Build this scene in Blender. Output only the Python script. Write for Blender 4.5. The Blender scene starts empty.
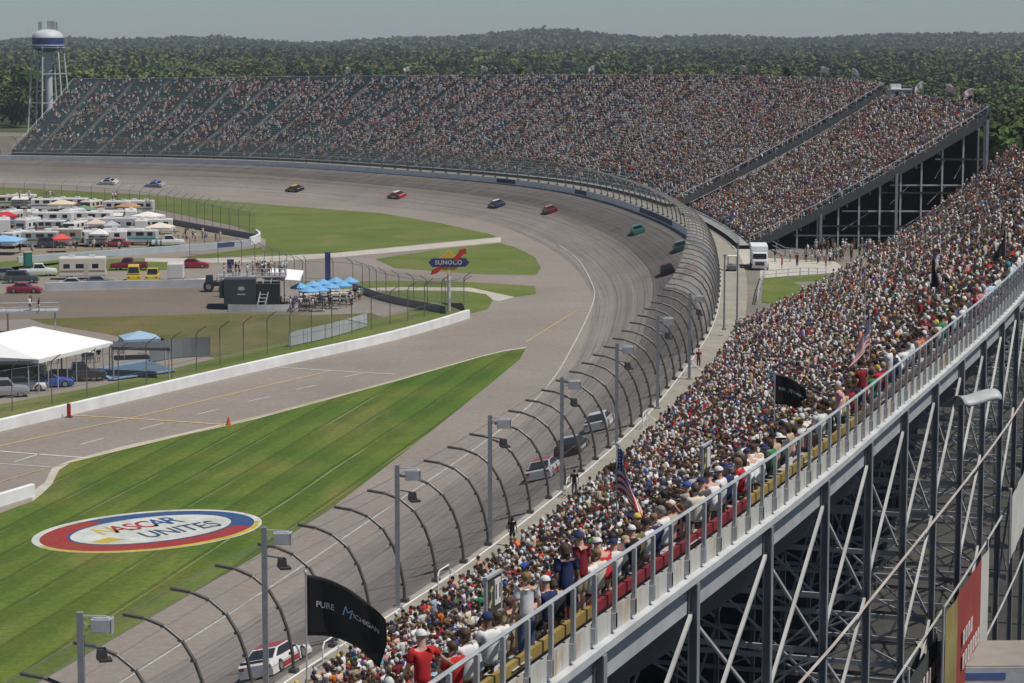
import bpy, math, random
import numpy as np
from mathutils import Vector, Matrix
R = math.radians
rnd = random.Random(11)
nr = np.random.default_rng(5)
S = bpy.context.scene
C = S.collection
W_, H_, FPX, CAMZ, VH = 1024, 683, 2400.0, 34.0, 43.0
PITCH = math.atan((341.5 - VH) / FPX)
FW = np.array([0, math.cos(PITCH), -math.sin(PITCH)])
UP = np.array([0, math.sin(PITCH), math.cos(PITCH)])

def G(u, v, z=0.0):
    """world point where the sight line of photo point (u, v) meets the level z"""
    d = np.array([(u - 512) / FPX, 0, 0]) + UP * (-(v - 341.5) / FPX) + FW
    k = (z - CAMZ) / d[2]
    return np.array([d[0] * k, d[1] * k, z])

def PX(p):
    p = np.asarray(p, float) - np.array([0, 0, CAMZ])
    d = p @ FW
    return 512 + FPX * p[..., 0] / d, 341.5 - FPX * (p @ UP) / d, d

# ------------------------------------------------------------------ materials
def nodes_of(m):
    m.use_nodes = True
    nt = m.node_tree
    return nt, nt.nodes['Principled BSDF']

def ramp(nt, fac, stops, interp='LINEAR'):
    n = nt.nodes.new('ShaderNodeValToRGB')
    n.color_ramp.interpolation = interp
    e = n.color_ramp.elements
    while len(e) < len(stops): e.new(0.5)
    for k, (p, c) in enumerate(stops):
        e[k].position = p
        e[k].color = (c, c, c, 1) if isinstance(c, (int, float)) else (*c[:3], 1)
    nt.links.new(fac, n.inputs[0])
    return n.outputs[0]

def noise(nt, vec, scale, detail=4, rough=.55, dim='3D'):
    n = nt.nodes.new('ShaderNodeTexNoise')
    n.inputs['Scale'].default_value = scale
    n.inputs['Detail'].default_value = detail
    n.inputs['Roughness'].default_value = rough
    if vec is not None: nt.links.new(vec, n.inputs['Vector'])
    return n.outputs['Fac']

def mix(nt, fac, a, b, mode='MIX'):
    n = nt.nodes.new('ShaderNodeMix'); n.data_type = 'RGBA'; n.blend_type = mode
    for s, v in ((0, fac), (6, a), (7, b)):
        if isinstance(v, (int, float)): n.inputs[s].default_value = v
        elif isinstance(v, (tuple, list)): n.inputs[s].default_value = (*v[:3], 1)
        else: nt.links.new(v, n.inputs[s])
    return n.outputs[2]

def mapping(nt, vec, scale=(1, 1, 1), rot=(0, 0, 0)):
    n = nt.nodes.new('ShaderNodeMapping')
    n.inputs['Scale'].default_value = scale
    n.inputs['Rotation'].default_value = rot
    nt.links.new(vec, n.inputs[0])
    return n.outputs[0]

def bump(nt, bs, h, st=.3, dist=.02):
    n = nt.nodes.new('ShaderNodeBump')
    n.inputs['Strength'].default_value = st; n.inputs['Distance'].default_value = dist
    nt.links.new(h, n.inputs['Height']); nt.links.new(n.outputs[0], bs.inputs['Normal'])

_M = {}
def mat(name, col=(.5, .5, .5), rough=.65, metal=0.0, var=.18, scale=3.0, src='plain', spec=.4):
    """plain colour, object colour or stored colour, always broken up by two scales of noise"""
    if name in _M: return _M[name]
    m = bpy.data.materials.new(name); _M[name] = m
    nt, bs = nodes_of(m)
    tc = nt.nodes.new('ShaderNodeTexCoord').outputs['Object']
    f = noise(nt, tc, scale, 5)
    g = ramp(nt, f, [(.25, 1 - var), (.75, 1 + var * .6)])
    if src == 'object':
        oi = nt.nodes.new('ShaderNodeObjectInfo'); base = oi.outputs['Color']
    elif src == 'attr':
        at = nt.nodes.new('ShaderNodeAttribute'); at.attribute_name = 'Col'; base = at.outputs['Color']
    else:
        rgb = nt.nodes.new('ShaderNodeRGB'); rgb.outputs[0].default_value = (*col, 1); base = rgb.outputs[0]
    nt.links.new(mix(nt, 1.0, base, g, 'MULTIPLY'), bs.inputs['Base Color'])
    rr = ramp(nt, f, [(.2, max(0, rough - .1)), (.8, min(1, rough + .1))])
    nt.links.new(rr, bs.inputs['Roughness'])
    bs.inputs['Metallic'].default_value = metal
    bs.inputs['Specular IOR Level'].default_value = spec
    return m

def pos_of(nt): return nt.nodes.new('ShaderNodeNewGeometry').outputs['Position']

def mat_lawn(name, c1, c2, c3, stripe=0, head=(.19, .98)):
    m = bpy.data.materials.new(name); nt, bs = nodes_of(m)
    p = pos_of(nt)
    big = noise(nt, mapping(nt, p, (.035, .05, .03)), 1.6, 6, .65)
    c = mix(nt, ramp(nt, big, [(.38, 0), (.62, 1)]), c1, c2)
    dry = noise(nt, mapping(nt, p, (.05, .02, .05)), 2.3, 5)
    c = mix(nt, ramp(nt, dry, [(.52, 0), (.72, .75)]), c, c3)
    if stripe:
        a = math.atan2(head[0], head[1])
        q = mapping(nt, p, (1, 1, 1), (0, 0, a))          # x across the mowing direction
        sx = nt.nodes.new('ShaderNodeSeparateXYZ'); nt.links.new(q, sx.inputs[0])
        wob = noise(nt, mapping(nt, q, (.12, .012, .1)), 1.0, 3)
        ad = nt.nodes.new('ShaderNodeMath'); ad.operation = 'MULTIPLY_ADD'
        nt.links.new(wob, ad.inputs[0]); ad.inputs[1].default_value = 1.4; nt.links.new(sx.outputs[0], ad.inputs[2])
        def saw(div):
            d = nt.nodes.new('ShaderNodeMath'); d.operation = 'DIVIDE'; nt.links.new(ad.outputs[0], d.inputs[0]); d.inputs[1].default_value = div
            fr = nt.nodes.new('ShaderNodeMath'); fr.operation = 'FRACT'; nt.links.new(d.outputs[0], fr.inputs[0]); return fr.outputs[0]
        s1 = ramp(nt, saw(stripe), [(0, .74), (.05, .86), (.42, .90), (.5, 1.06), (.9, 1.10), (.96, .74), (1, .70)])
        c = mix(nt, 1.0, c, s1, 'MULTIPLY')
        brk = noise(nt, mapping(nt, q, (.35, .045, .3)), 1.0, 3, .6)
        fa = nt.nodes.new('ShaderNodeMath'); fa.operation = 'MULTIPLY'
        nt.links.new(ramp(nt, saw(stripe), [(.03, 0), (.045, 1), (.06, 1), (.085, 0)]), fa.inputs[0])
        nt.links.new(ramp(nt, brk, [(.44, 0), (.64, .6)]), fa.inputs[1])
        c = mix(nt, fa.outputs[0], c, (.33, .36, .20))
    fine = noise(nt, p, 2.2, 6, .7)
    c = mix(nt, 1.0, c, ramp(nt, fine, [(.25, .62), (.75, 1.3)]), 'MULTIPLY')
    nt.links.new(c, bs.inputs['Base Color']); bs.inputs['Roughness'].default_value = .9
    bs.inputs['Specular IOR Level'].default_value = .15
    bump(nt, bs, fine, .5, .06)
    return m

def mat_ground(name, c1, c2, s=.06, fine=1.5, rough=.88, st=.25):
    m = bpy.data.materials.new(name); nt, bs = nodes_of(m)
    p = pos_of(nt)
    c = mix(nt, ramp(nt, noise(nt, p, s, 6, .6), [(.32, 0), (.68, 1)]), c1, c2)
    f = noise(nt, p, fine, 6, .7)
    c = mix(nt, 1.0, c, ramp(nt, f, [(.3, .82), (.7, 1.14)]), 'MULTIPLY')
    nt.links.new(c, bs.inputs['Base Color']); bs.inputs['Roughness'].default_value = rough
    bs.inputs['Specular IOR Level'].default_value = .2
    bump(nt, bs, f, st, .02)
    return m

def mat_track(name):
    """asphalt of the racing surface: seams, a rubbered groove and tyre streaks along the lanes (UV: metres along, 0..1 across)"""
    m = bpy.data.materials.new(name); nt, bs = nodes_of(m)
    uv = nt.nodes.new('ShaderNodeUVMap').outputs[0]
    sp = nt.nodes.new('ShaderNodeSeparateXYZ'); nt.links.new(uv, sp.inputs[0])
    wob = noise(nt, mapping(nt, uv, (.012, 0, 0)), 1, 2)
    ad = nt.nodes.new('ShaderNodeMath'); ad.operation = 'MULTIPLY_ADD'
    nt.links.new(wob, ad.inputs[0]); ad.inputs[1].default_value = .16; nt.links.new(sp.outputs[1], ad.inputs[2])
    prof = ramp(nt, ad.outputs[0], [(0, 1.0), (.16, 1.06), (.30, .98), (.46, .92), (.62, .72), (.82, .70), (.93, .84), (1.0, .95)])
    lanes = noise(nt, mapping(nt, uv, (.006, 26, 1)), 1, 4, .7)
    c = mix(nt, 1.0, (.245, .218, .196), prof, 'MULTIPLY')
    c = mix(nt, 1.0, c, ramp(nt, lanes, [(.3, .72), (.7, 1.2)]), 'MULTIPLY')
    st = noise(nt, mapping(nt, uv, (.03, 60, 1)), 1, 3, .6)
    c = mix(nt, ramp(nt, st, [(.56, 0), (.72, .6)]), c, (.05, .047, .045))
    # joints between the paving passes
    for k in (.2, .42, .66, .88):
        d = nt.nodes.new('ShaderNodeMath'); d.operation = 'COMPARE'
        nt.links.new(sp.outputs[1], d.inputs[0]); d.inputs[1].default_value = k; d.inputs[2].default_value = .004
        f2 = nt.nodes.new('ShaderNodeMath'); f2.operation = 'MULTIPLY'; nt.links.new(d.outputs[0], f2.inputs[0]); f2.inputs[1].default_value = .55
        c = mix(nt, f2.outputs[0], c, (.07, .065, .06))
    f = noise(nt, pos_of(nt), 1.3, 6, .75)
    c = mix(nt, 1.0, c, ramp(nt, f, [(.3, .84), (.7, 1.12)]), 'MULTIPLY')
    c = mix(nt, 1.0, c, ramp(nt, noise(nt, pos_of(nt), .05, 5, .65), [(.35, .88), (.65, 1.08)]), 'MULTIPLY')
    nt.links.new(c, bs.inputs['Base Color'])
    bs.inputs['Roughness'].default_value = .8; bs.inputs['Specular IOR Level'].default_value = .25
    bump(nt, bs, f, .15, .01)
    return m

def mat_mesh(name, col, alpha):
    """woven wire: mostly open"""
    m = bpy.data.materials.new(name); m.use_nodes = True; nt = m.node_tree
    nt.nodes.clear()
    o = nt.nodes.new('ShaderNodeOutputMaterial'); mx = nt.nodes.new('ShaderNodeMixShader')
    t = nt.nodes.new('ShaderNodeBsdfTransparent'); d = nt.nodes.new('ShaderNodeBsdfDiffuse')
    d.inputs[0].default_value = (*col, 1)
    n = noise(nt, pos_of(nt), .35, 3)
    nt.links.new(ramp(nt, n, [(.3, alpha * .75), (.7, alpha * 1.25)]), mx.inputs[0])
    nt.links.new(t.outputs[0], mx.inputs[1]); nt.links.new(d.outputs[0], mx.inputs[2]); nt.links.new(mx.outputs[0], o.inputs[0])
    return m

def mat_panel(name, col, rust):
    """painted panels with rust runs down from the top edge"""
    m = bpy.data.materials.new(name); nt, bs = nodes_of(m)
    uv = nt.nodes.new('ShaderNodeUVMap').outputs[0]
    n = noise(nt, mapping(nt, uv, (1.6, .25, 1)), 1, 4, .6)
    c = mix(nt, ramp(nt, n, [(.50, 0), (.66, rust)]), col, (.42, .26, .12))
    g = noise(nt, mapping(nt, uv, (5, .4, 1)), 1, 4)
    c = mix(nt, 1.0, c, ramp(nt, g, [(.3, .82), (.7, 1.1)]), 'MULTIPLY')
    nt.links.new(c, bs.inputs['Base Color']); bs.inputs['Roughness'].default_value = .55
    return m

# ------------------------------------------------------------------ mesh builder
def obj(name, me, parent=None):
    o = bpy.data.objects.new(name, me); C.objects.link(o)
    if parent is not None: o.parent = parent
    return o

class MB:
    def __init__(s): s.v = []; s.f = []; s.m = []; s.cur = 0
    def add(s, vs, fs):
        b = len(s.v); s.v.extend(tuple(float(c) for c in p) for p in vs)
        for f in fs: s.f.append(tuple(b + i for i in f)); s.m.append(s.cur)
        return s
    def box(s, c, d, rz=0, top=1.0, topy=None):
        x, y, z = (k / 2 for k in d); ty = top if topy is None else topy
        p = [(-x, -y, -z), (x, -y, -z), (x, y, -z), (-x, y, -z), (-x * top, -y * ty, z), (x * top, -y * ty, z), (x * top, y * ty, z), (-x * top, y * ty, z)]
        ca, sa = math.cos(rz), math.sin(rz)
        p = [(c[0] + a * ca - b * sa, c[1] + a * sa + b * ca, c[2] + e) for a, b, e in p]
        return s.add(p, [(0, 3, 2, 1), (4, 5, 6, 7), (0, 1, 5, 4), (1, 2, 6, 5), (2, 3, 7, 6), (3, 0, 4, 7)])
    def bar(s, p, q, w, h=None, up=(0, 0, 1)):
        h = w if h is None else h
        p, q = Vector(p), Vector(q); d = (q - p).normalized(); u = Vector(up)
        if abs(d.dot(u)) > .98: u = Vector((0, 1, 0))
        a = d.cross(u).normalized() * w / 2; b = a.cross(d).normalized() * h / 2
        vs = [e + i * a + j * b for e in (p, q) for i, j in ((-1, -1), (1, -1), (1, 1), (-1, 1))]
        return s.add(vs, [(0, 1, 2, 3), (7, 6, 5, 4), (0, 4, 5, 1), (1, 5, 6, 2), (2, 6, 7, 3), (3, 7, 4, 0)])
    def ibeam(s, p, q, w, d, t=.05, facing=(0, 1, 0)):
        """column of I section between p and q; flanges square to 'facing'"""
        p, q = Vector(p), Vector(q); ax = (q - p).normalized(); f = Vector(facing)
        f = (f - ax * f.dot(ax)).normalized(); g = ax.cross(f)
        for o, ww, dd in ((f * (d / 2 - t / 2), w, t), (-f * (d / 2 - t / 2), w, t), (Vector((0, 0, 0)), t, d - 2 * t - .004)):
            vs = [e + o + g * i * ww / 2 + f * j * dd / 2 for e in (p, q) for i, j in ((-1, -1), (1, -1), (1, 1), (-1, 1))]
            s.add(vs, [(0, 1, 2, 3), (7, 6, 5, 4), (0, 4, 5, 1), (1, 5, 6, 2), (2, 6, 7, 3), (3, 7, 4, 0)])
        return s
    def tube(s, pts, r, n=6, caps=True):
        pts = [Vector(p) for p in pts]; rs = r if isinstance(r, (list, tuple)) else [r] * len(pts)
        b = len(s.v); up = None
        for i, p in enumerate(pts):
            t = (pts[min(i + 1, len(pts) - 1)] - pts[max(i - 1, 0)]).normalized()
            if up is None: up = Vector((0, 0, 1)) if abs(t.z) < .9 else Vector((1, 0, 0))
            a = t.cross(up).normalized(); c = a.cross(t).normalized(); up = c
            for k in range(n):
                an = 2 * math.pi * k / n
                s.v.append(tuple(p + (a * math.cos(an) + c * math.sin(an)) * rs[i]))
        for i in range(len(pts) - 1):
            for k in range(n):
                k2 = (k + 1) % n
                s.f.append((b + i * n + k, b + i * n + k2, b + (i + 1) * n + k2, b + (i + 1) * n + k)); s.m.append(s.cur)
        if caps:
            s.f.append(tuple(b + k for k in range(n))[::-1]); s.m.append(s.cur)
            s.f.append(tuple(b + (len(pts) - 1) * n + k for k in range(n))); s.m.append(s.cur)
        return s
    def lathe(s, prof, n=16, c=(0, 0, 0)):
        b = len(s.v)
        for r, z in prof:
            for k in range(n):
                a = 2 * math.pi * k / n; s.v.append((c[0] + r * math.cos(a), c[1] + r * math.sin(a), c[2] + z))
        for i in range(len(prof) - 1):
            for k in range(n):
                k2 = (k + 1) % n
                s.f.append((b + i * n + k, b + i * n + k2, b + (i + 1) * n + k2, b + (i + 1) * n + k)); s.m.append(s.cur)
        return s
    def prism(s, poly, z0, z1):
        n = len(poly); vs = [(p[0], p[1], z0) for p in poly] + [(p[0], p[1], z1) for p in poly]
        return s.add(vs, [tuple(range(n))[::-1], tuple(range(n, 2 * n))] + [(i, (i + 1) % n, n + (i + 1) % n, n + i) for i in range(n)])
    def quad(s, *p): return s.add(p, [tuple(range(len(p)))])
    def grid(s, rows):
        n = len(rows[0]); b = len(s.v)
        for r in rows: s.v.extend(tuple(float(c) for c in p) for p in r)
        for i in range(len(rows) - 1):
            for j in range(n - 1):
                s.f.append((b + i * n + j, b + i * n + j + 1, b + (i + 1) * n + j + 1, b + (i + 1) * n + j)); s.m.append(s.cur)
        return s
    def build(s, name, m=None, parent=None, world=False, smooth=False, bevel=0, color=None, uv=None):
        me = bpy.data.meshes.new(name)
        vs = s.v
        if world and parent is not None:
            L = parent.location; vs = [(x - L.x, y - L.y, z - L.z) for x, y, z in vs]
        me.from_pydata(vs, [], s.f)
        for q in (m if isinstance(m, (list, tuple)) else [m]):
            if q: me.materials.append(q)
        me.polygons.foreach_set('material_index', s.m)
        if smooth: me.polygons.foreach_set('use_smooth', [True] * len(me.polygons))
        if uv is not None:
            l = me.uv_layers.new(name='UVMap'); li = np.zeros(len(me.loops), np.int32); me.loops.foreach_get('vertex_index', li)
            l.data.foreach_set('uv', np.asarray(uv, np.float32)[li].ravel())
        me.update()
        o = obj(name, me, parent)
        if bevel:
            b = o.modifiers.new('edge', 'BEVEL'); b.width = bevel; b.segments = 2; b.limit_method = 'ANGLE'
        if color: o.color = (*color[:3], 1)
        return o

LABELS = {}
def tag(o, label, cat, group=None):
    if label in LABELS and not (group and LABELS[label] == group): print('DUPLICATE LABEL', label)
    LABELS[label] = group
    n = len(label.replace('-', ' ').split())
    if not 4 <= len(label.split()) <= 16: print('LABEL LENGTH', len(label.split()), label)
    o['label'] = label; o['category'] = cat
    if group: o['group'] = group
    return o
def thing(name, label, cat, loc=(0, 0, 0), rz=0, group=None):
    o = obj(name, None); o.location = [float(c) for c in loc]; o.rotation_euler = (0, 0, rz); o.empty_display_size = .2
    return tag(o, label, cat, group)
def struct(o): o['kind'] = 'structure'; return o
def dup(root, loc, rz, label, cat, group=None, recolor=None, scale=None):
    """copy of a thing with copies of its parts and sub-parts"""
    def cp(o, par):
        c = o.copy(); C.objects.link(c)
        if par is not None: c.parent = par
        for ch in list(o.children): cp(ch, c)
        return c
    r = cp(root, None); r.location = [float(c) for c in loc]; r.rotation_euler = (0, 0, rz)
    if scale: r.scale = (scale,) * 3
    tag(r, label, cat, group)
    if recolor:
        for c in r.children_recursive:
            k = c.name.split('.')[0]
            if k in recolor: c.color = (*recolor[k], 1)
    return r

def text_part(name, s, size, m, parent, M4, ext=.004, shear=0, spacing=1.0, bold=.018):
    cu = bpy.data.curves.new('lettering', 'FONT'); cu.body = s; cu.size = size; cu.extrude = ext
    cu.offset = bold * size; cu.align_x = 'CENTER'; cu.align_y = 'CENTER'; cu.shear = shear; cu.space_character = spacing; cu.resolution_u = 3
    t = bpy.data.objects.new('lettering', cu); C.objects.link(t)
    dg = bpy.context.evaluated_depsgraph_get(); dg.update()
    me = bpy.data.meshes.new_from_object(t.evaluated_get(dg))
    bpy.data.objects.remove(t)
    me.materials.clear(); me.materials.append(m)
    me.transform(M4); me.name = name
    return obj(name, me, parent)

def spline(pts, step, smooth=0):
    """even resampling of a polyline through Catmull-Rom, then a few smoothing passes"""
    P = np.asarray(pts, float); out = []
    Q = np.vstack([2 * P[0] - P[1], P, 2 * P[-1] - P[-2]])
    for i in range(1, len(Q) - 2):
        a, b, c, d = Q[i - 1:i + 3]
        for t in np.linspace(0, 1, 24, endpoint=False):
            out.append(.5 * (2 * b + (c - a) * t + (2 * a - 5 * b + 4 * c - d) * t * t + (3 * b - a - 3 * c + d) * t ** 3))
    out.append(P[-1]); out = np.array(out)
    def even(o):
        L = np.r_[0, np.cumsum(np.linalg.norm(np.diff(o[:, :2], axis=0), axis=1))]
        n = max(2, int(round(L[-1] / step)) + 1); s = np.linspace(0, L[-1], n)
        return np.stack([np.interp(s, L, o[:, k]) for k in range(o.shape[1])], 1)
    out = even(out)
    for _ in range(smooth): out[1:-1] = out[1:-1] * .5 + (out[:-2] + out[2:]) * .25
    return even(out)
def normals(c):
    """unit vectors to the right of travel"""
    t = np.gradient(c[:, :2], axis=0); t /= np.linalg.norm(t, axis=1)[:, None]
    return np.stack([t[:, 1], -t[:, 0]], 1), t
# ------------------------------------------------------------------ shared materials
STEEL = mat('galvanised_steel', (.46, .48, .50), .5, .25, .2, 1.5)
COLM = mat('blue_grey_steel', (.22, .235, .26), .55, .0, .25, 1.2)
DARKM = mat('dark_metal', (.05, .05, .055), .5, .2)
WHITEP = mat('white_paint', (.74, .75, .76), .5, 0, .12, 1.5)
CONC = mat_ground('pale_concrete', (.40, .37, .32), (.50, .47, .41), .25, 2.0, .85)
BLACKM = mat('black_plastic', (.018, .018, .02), .5)
GLASS = mat('dark_glass', (.02, .025, .03), .12, 0, .1, 1, spec=.7)
TYRE = mat('tyre_rubber', (.02, .02, .02), .85)
RIM = mat('wheel_rim', (.35, .35, .36), .35, .6)
PAINT = mat('vehicle_paint', rough=.32, src='object', var=.06, spec=.6)
FABRIC = mat('dyed_fabric', rough=.85, src='object', var=.12, scale=6, spec=.2)
TENTM = mat('tent_canvas', (.80, .80, .80), .7, 0, .06, .6)
ALUB = mat('bench_aluminium', (.52, .52, .51), .5, .1, .2, 2)

# ------------------------------------------------------------------ the racing surface and its wall
WALLPX = [(307, 656, 5), (385, 622, 5), (473, 559.5, 5), (538, 508, 5), (591, 466, 5), (651, 409.5, 5), (674.5, 383, 5), (697, 352, 5.3), (712, 325, 6),
          (719, 295, 6), (719, 270, 6), (712, 250, 6), (700, 240, 6), (684, 232, 5.5), (652, 216, 5.5), (587, 195.5, 5.5), (512, 183.5, 5.5), (376, 172, 5.5), (256, 164.5, 5.5), (60, 160, 5.5)]
wp = [G(*p)[:2] for p in WALLPX]
wp = [np.array([-31., 25.]), np.array([-20.5, 67.])] + wp + [np.array([-175., 606]), np.array([-330., 640])]
WC = spline(wp, 4.0, 16)                                    # wall line, from behind the camera round to the far left
WN, WT = normals(WC)
NW = len(WC)
WZ = 4.0 + 1.4 * np.clip((WC[:, 1] - 190) / 90, 0, 1)       # height of the banking at the wall
WTOP = WZ + 1.05
wide = 14.3 + 2.2 * np.clip((WC[:, 1] - 200) / 150, 0, 1)
NC = 10
rows, uv = [], []
Lw = np.r_[0, np.cumsum(np.linalg.norm(np.diff(WC, axis=0), axis=1))]
for i in range(NW):
    r = []
    for j in range(NC + 1):
        t = j / NC
        p = WC[i] - WN[i] * wide[i] * (1 - t)
        r.append((p[0], p[1], .012 + WZ[i] * (t * .86 + .14 * t * t))); uv.append((Lw[i], t))
    rows.append(r)
struct(MB().grid(rows).build('racing_surface', mat_track('track_asphalt'), uv=uv))
BI = np.array([r[0] for r in rows])                          # inner edge of the banking
def ribbon(name, m, line, w, lift=.006, kind=True, zf=None):
    c = np.asarray(line, float); n, _ = normals(c)
    rr = [[(*(c[i, :2] - n[i] * w / 2), c[i, 2] + lift), (*(c[i, :2] + n[i] * w / 2), c[i, 2] + lift)] for i in range(len(c))]
    o = MB().grid(rr).build(name, m)
    return struct(o) if kind else o
LINEW = mat_ground('white_line_paint', (.50, .50, .48), (.66, .66, .64), .8, 2)
LINEY = mat_ground('yellow_line_paint', (.50, .36, .15), (.62, .46, .2), .8, 2)
wl = spline([G(*p) for p in [(-60, 800), (120, 683), (256, 597), (400, 500), (490, 438), (545, 390), (575, 342), (594, 300), (592, 285), (578, 262), (559, 248)]], 3, 6)
def on_bank(x, y):
    """height of asphalt at (x, y)"""
    d = np.hypot(WC[:, 0] - x, WC[:, 1] - y); i = int(d.argmin())
    t = 1 - max(0, -((np.array([x, y]) - WC[i]) @ WN[i])) / wide[i]
    return 0.0 if t <= 0 else .012 + WZ[i] * (t * .86 + .14 * t * t)
wl[:, 2] = [max(.02, on_bank(p[0], p[1]) + .02) for p in wl]
ribbon('lane_line', mat_ground('lane_paint', (.36, .35, .33), (.50, .49, .47), .5, 2), wl, .15)

# wall: thick concrete with a bright inner face
def wall_run(name, line, z0, z1, th, m, parent=None):
    """closed wall section swept along a line; z0, z1 arrays"""
    c = np.asarray(line, float)[:, :2]; n, _ = normals(c); mb = MB()
    rr = []
    for i in range(len(c)):
        a, b = c[i] - n[i] * th / 2, c[i] + n[i] * th / 2
        rr.append([(*a, z0[i]), (*a, z1[i] - .03), (*(a + n[i] * .03), z1[i]), (*(b - n[i] * .03), z1[i]), (*b, z1[i] - .03), (*b, z0[i])])
    mb.grid(rr); mb.quad(*rr[0][::-1]); mb.quad(*rr[-1])
    return mb.build(name, m, parent, world=parent is not None)
WALLW = mat('wall_white', (.74, .75, .76), .6, 0, .16, .5)
wt = thing('track_wall', 'white concrete outer wall curving around the banked turn under the tall fence', 'wall', (WC[60][0], WC[60][1], WZ[60]))
wall_run('concrete_wall', WC, WZ - 5.2, WTOP, .45, WALLW, wt)
capm = MB().grid([[(*(WC[i] + WN[i] * d), WTOP[i] + .004) for d in (-.2, .2)] for i in range(NW)]).build('wall_cap', mat_ground('worn_cap', (.27, .25, .22), (.36, .34, .30), .4, 2), wt, world=True)
for (a, b, c) in [(497, 516, 'dark'), (571, 589, 'blue'), (640, 676, 'blue')]:      # painted boards on the far wall
    sel = [i for i in range(NW) if WC[i, 1] > 300 and a <= PX((*WC[i], WZ[i]))[0] <= b]
    if len(sel) > 1:
        sel = sorted(sel); sel = [sel[0] - 1] + sel if len(sel) < 3 else sel
        q = WC[sel] - WN[sel] * .24
        rr = [[(*q[k], WZ[i] + .1), (*q[k], WTOP[i] - .12)] for k, i in enumerate(sel)]
        MB().grid(rr).build('wall_banner', mat('banner_' + c, {'dark': (.03, .06, .06), 'blue': (.05, .07, .14)}[c]), wt, world=True)

# walkway behind the wall and the ground outside the track
def offset_ribbon(name, m, d0, d1, z0, z1, i0=0, i1=None):
    i1 = NW if i1 is None else i1
    rr = [[(*(WC[i] + WN[i] * (d0 + (d1 - d0) * k / 3)), z0[i] + (z1[i] - z0[i]) * k / 3) for k in range(4)] for i in range(i0, i1)]
    return struct(MB().grid(rr).build(name, m))
offset_ribbon('walkway', mat_ground('worn_concrete', (.25, .23, .195), (.33, .305, .26), .3, 1.8), .22, 3.2, WTOP - .06, WTOP - .06)
iA = int(np.argmax(WC[:, 1] > 236))
DUST = mat_ground('packed_gravel', (.16, .145, .12), (.22, .20, .165), .1, 1.2)
offset_ribbon('outer_ground', DUST, 3.2, 150, WTOP - .10, WTOP - .3, iA)

# ------------------------------------------------------------------ tall catch fence with hooked posts
PROF = [(0, 0), (.05, .9), (.28, 2.0), (.66, 3.0), (1.22, 3.85), (2.0, 4.42), (2.9, 4.72), (3.9, 4.82)]
cf = thing('catch_fence', 'tall steel catch fence with dark hooked posts leaning over the banked track', 'fence', (WC[45][0], WC[45][1], WTOP[45]))
POSTM = mat('fence_post_steel', (.10, .095, .09), .5, .3)
pm = MB().tube([(-a, 0, b) for a, b in PROF], .085, 7)
for a, b in PROF[1:-1]:
    pm.box((-a - .1, 0, b), (.16, .10, .12))
pm.box((0, 0, .1), (.4, .4, .2))
pmo = None
FS = []
s = Lw[0] + 6.85
while s < Lw[-1] - 150:
    x, y = np.interp(s, Lw, WC[:, 0]), np.interp(s, Lw, WC[:, 1]); i = int(np.searchsorted(Lw, s))
    FS.append((x, y, WTOP[i], math.atan2(WN[i][1], WN[i][0]))); s += 4.95
vis = [k for k, f in enumerate(FS) if f[1] > 70]
far_rest = MB()
for n, k in enumerate(vis):
    x, y, z, a = FS[k]
    if n < 98:
        if pmo is None:
            pmo = pm.build('post', POSTM, cf, smooth=False); o = pmo
        else: o = pmo.copy(); C.objects.link(o); o.parent = cf
        o.location = Vector((x, y, z)) - cf.location; o.rotation_euler = (0, 0, a)
    else:
        ca, sa = math.cos(a), math.sin(a)
        far_rest.tube([(x - p * ca, y - p * sa, z + q) for p, q in PROF], .07, 4)
if far_rest.v:
    o = far_rest.build('post', POSTM, cf, world=True); o['kind'] = 'stuff'
def fence_sheet(i0, i1, m):
    rr = [[(*(WC[i] - WN[i] * (p + .03)), WTOP[i] + q) for p, q in PROF] for i in range(i0, i1)]
    MB().grid(rr).build('wire_mesh', m, cf, world=True, smooth=True)
iB = int(np.argmax(WC[:, 1] > 235))
fence_sheet(4, iB, mat_mesh('wire_mesh_open', (.16, .16, .16), .07))
fence_sheet(iB - 1, NW - 30, mat_mesh('wire_mesh_dense', (.40, .39, .38), .29))
CABM = mat('cable_steel', (.22, .22, .22), .4, .5)
for p, q in PROF[1:]:
    MB().tube([(*(WC[i] - WN[i] * (p - .05)), WTOP[i] + q) for i in range(4, NW - 30)], .012 if q < 4.8 else .02, 4).build('cable', CABM, cf, world=True)

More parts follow.
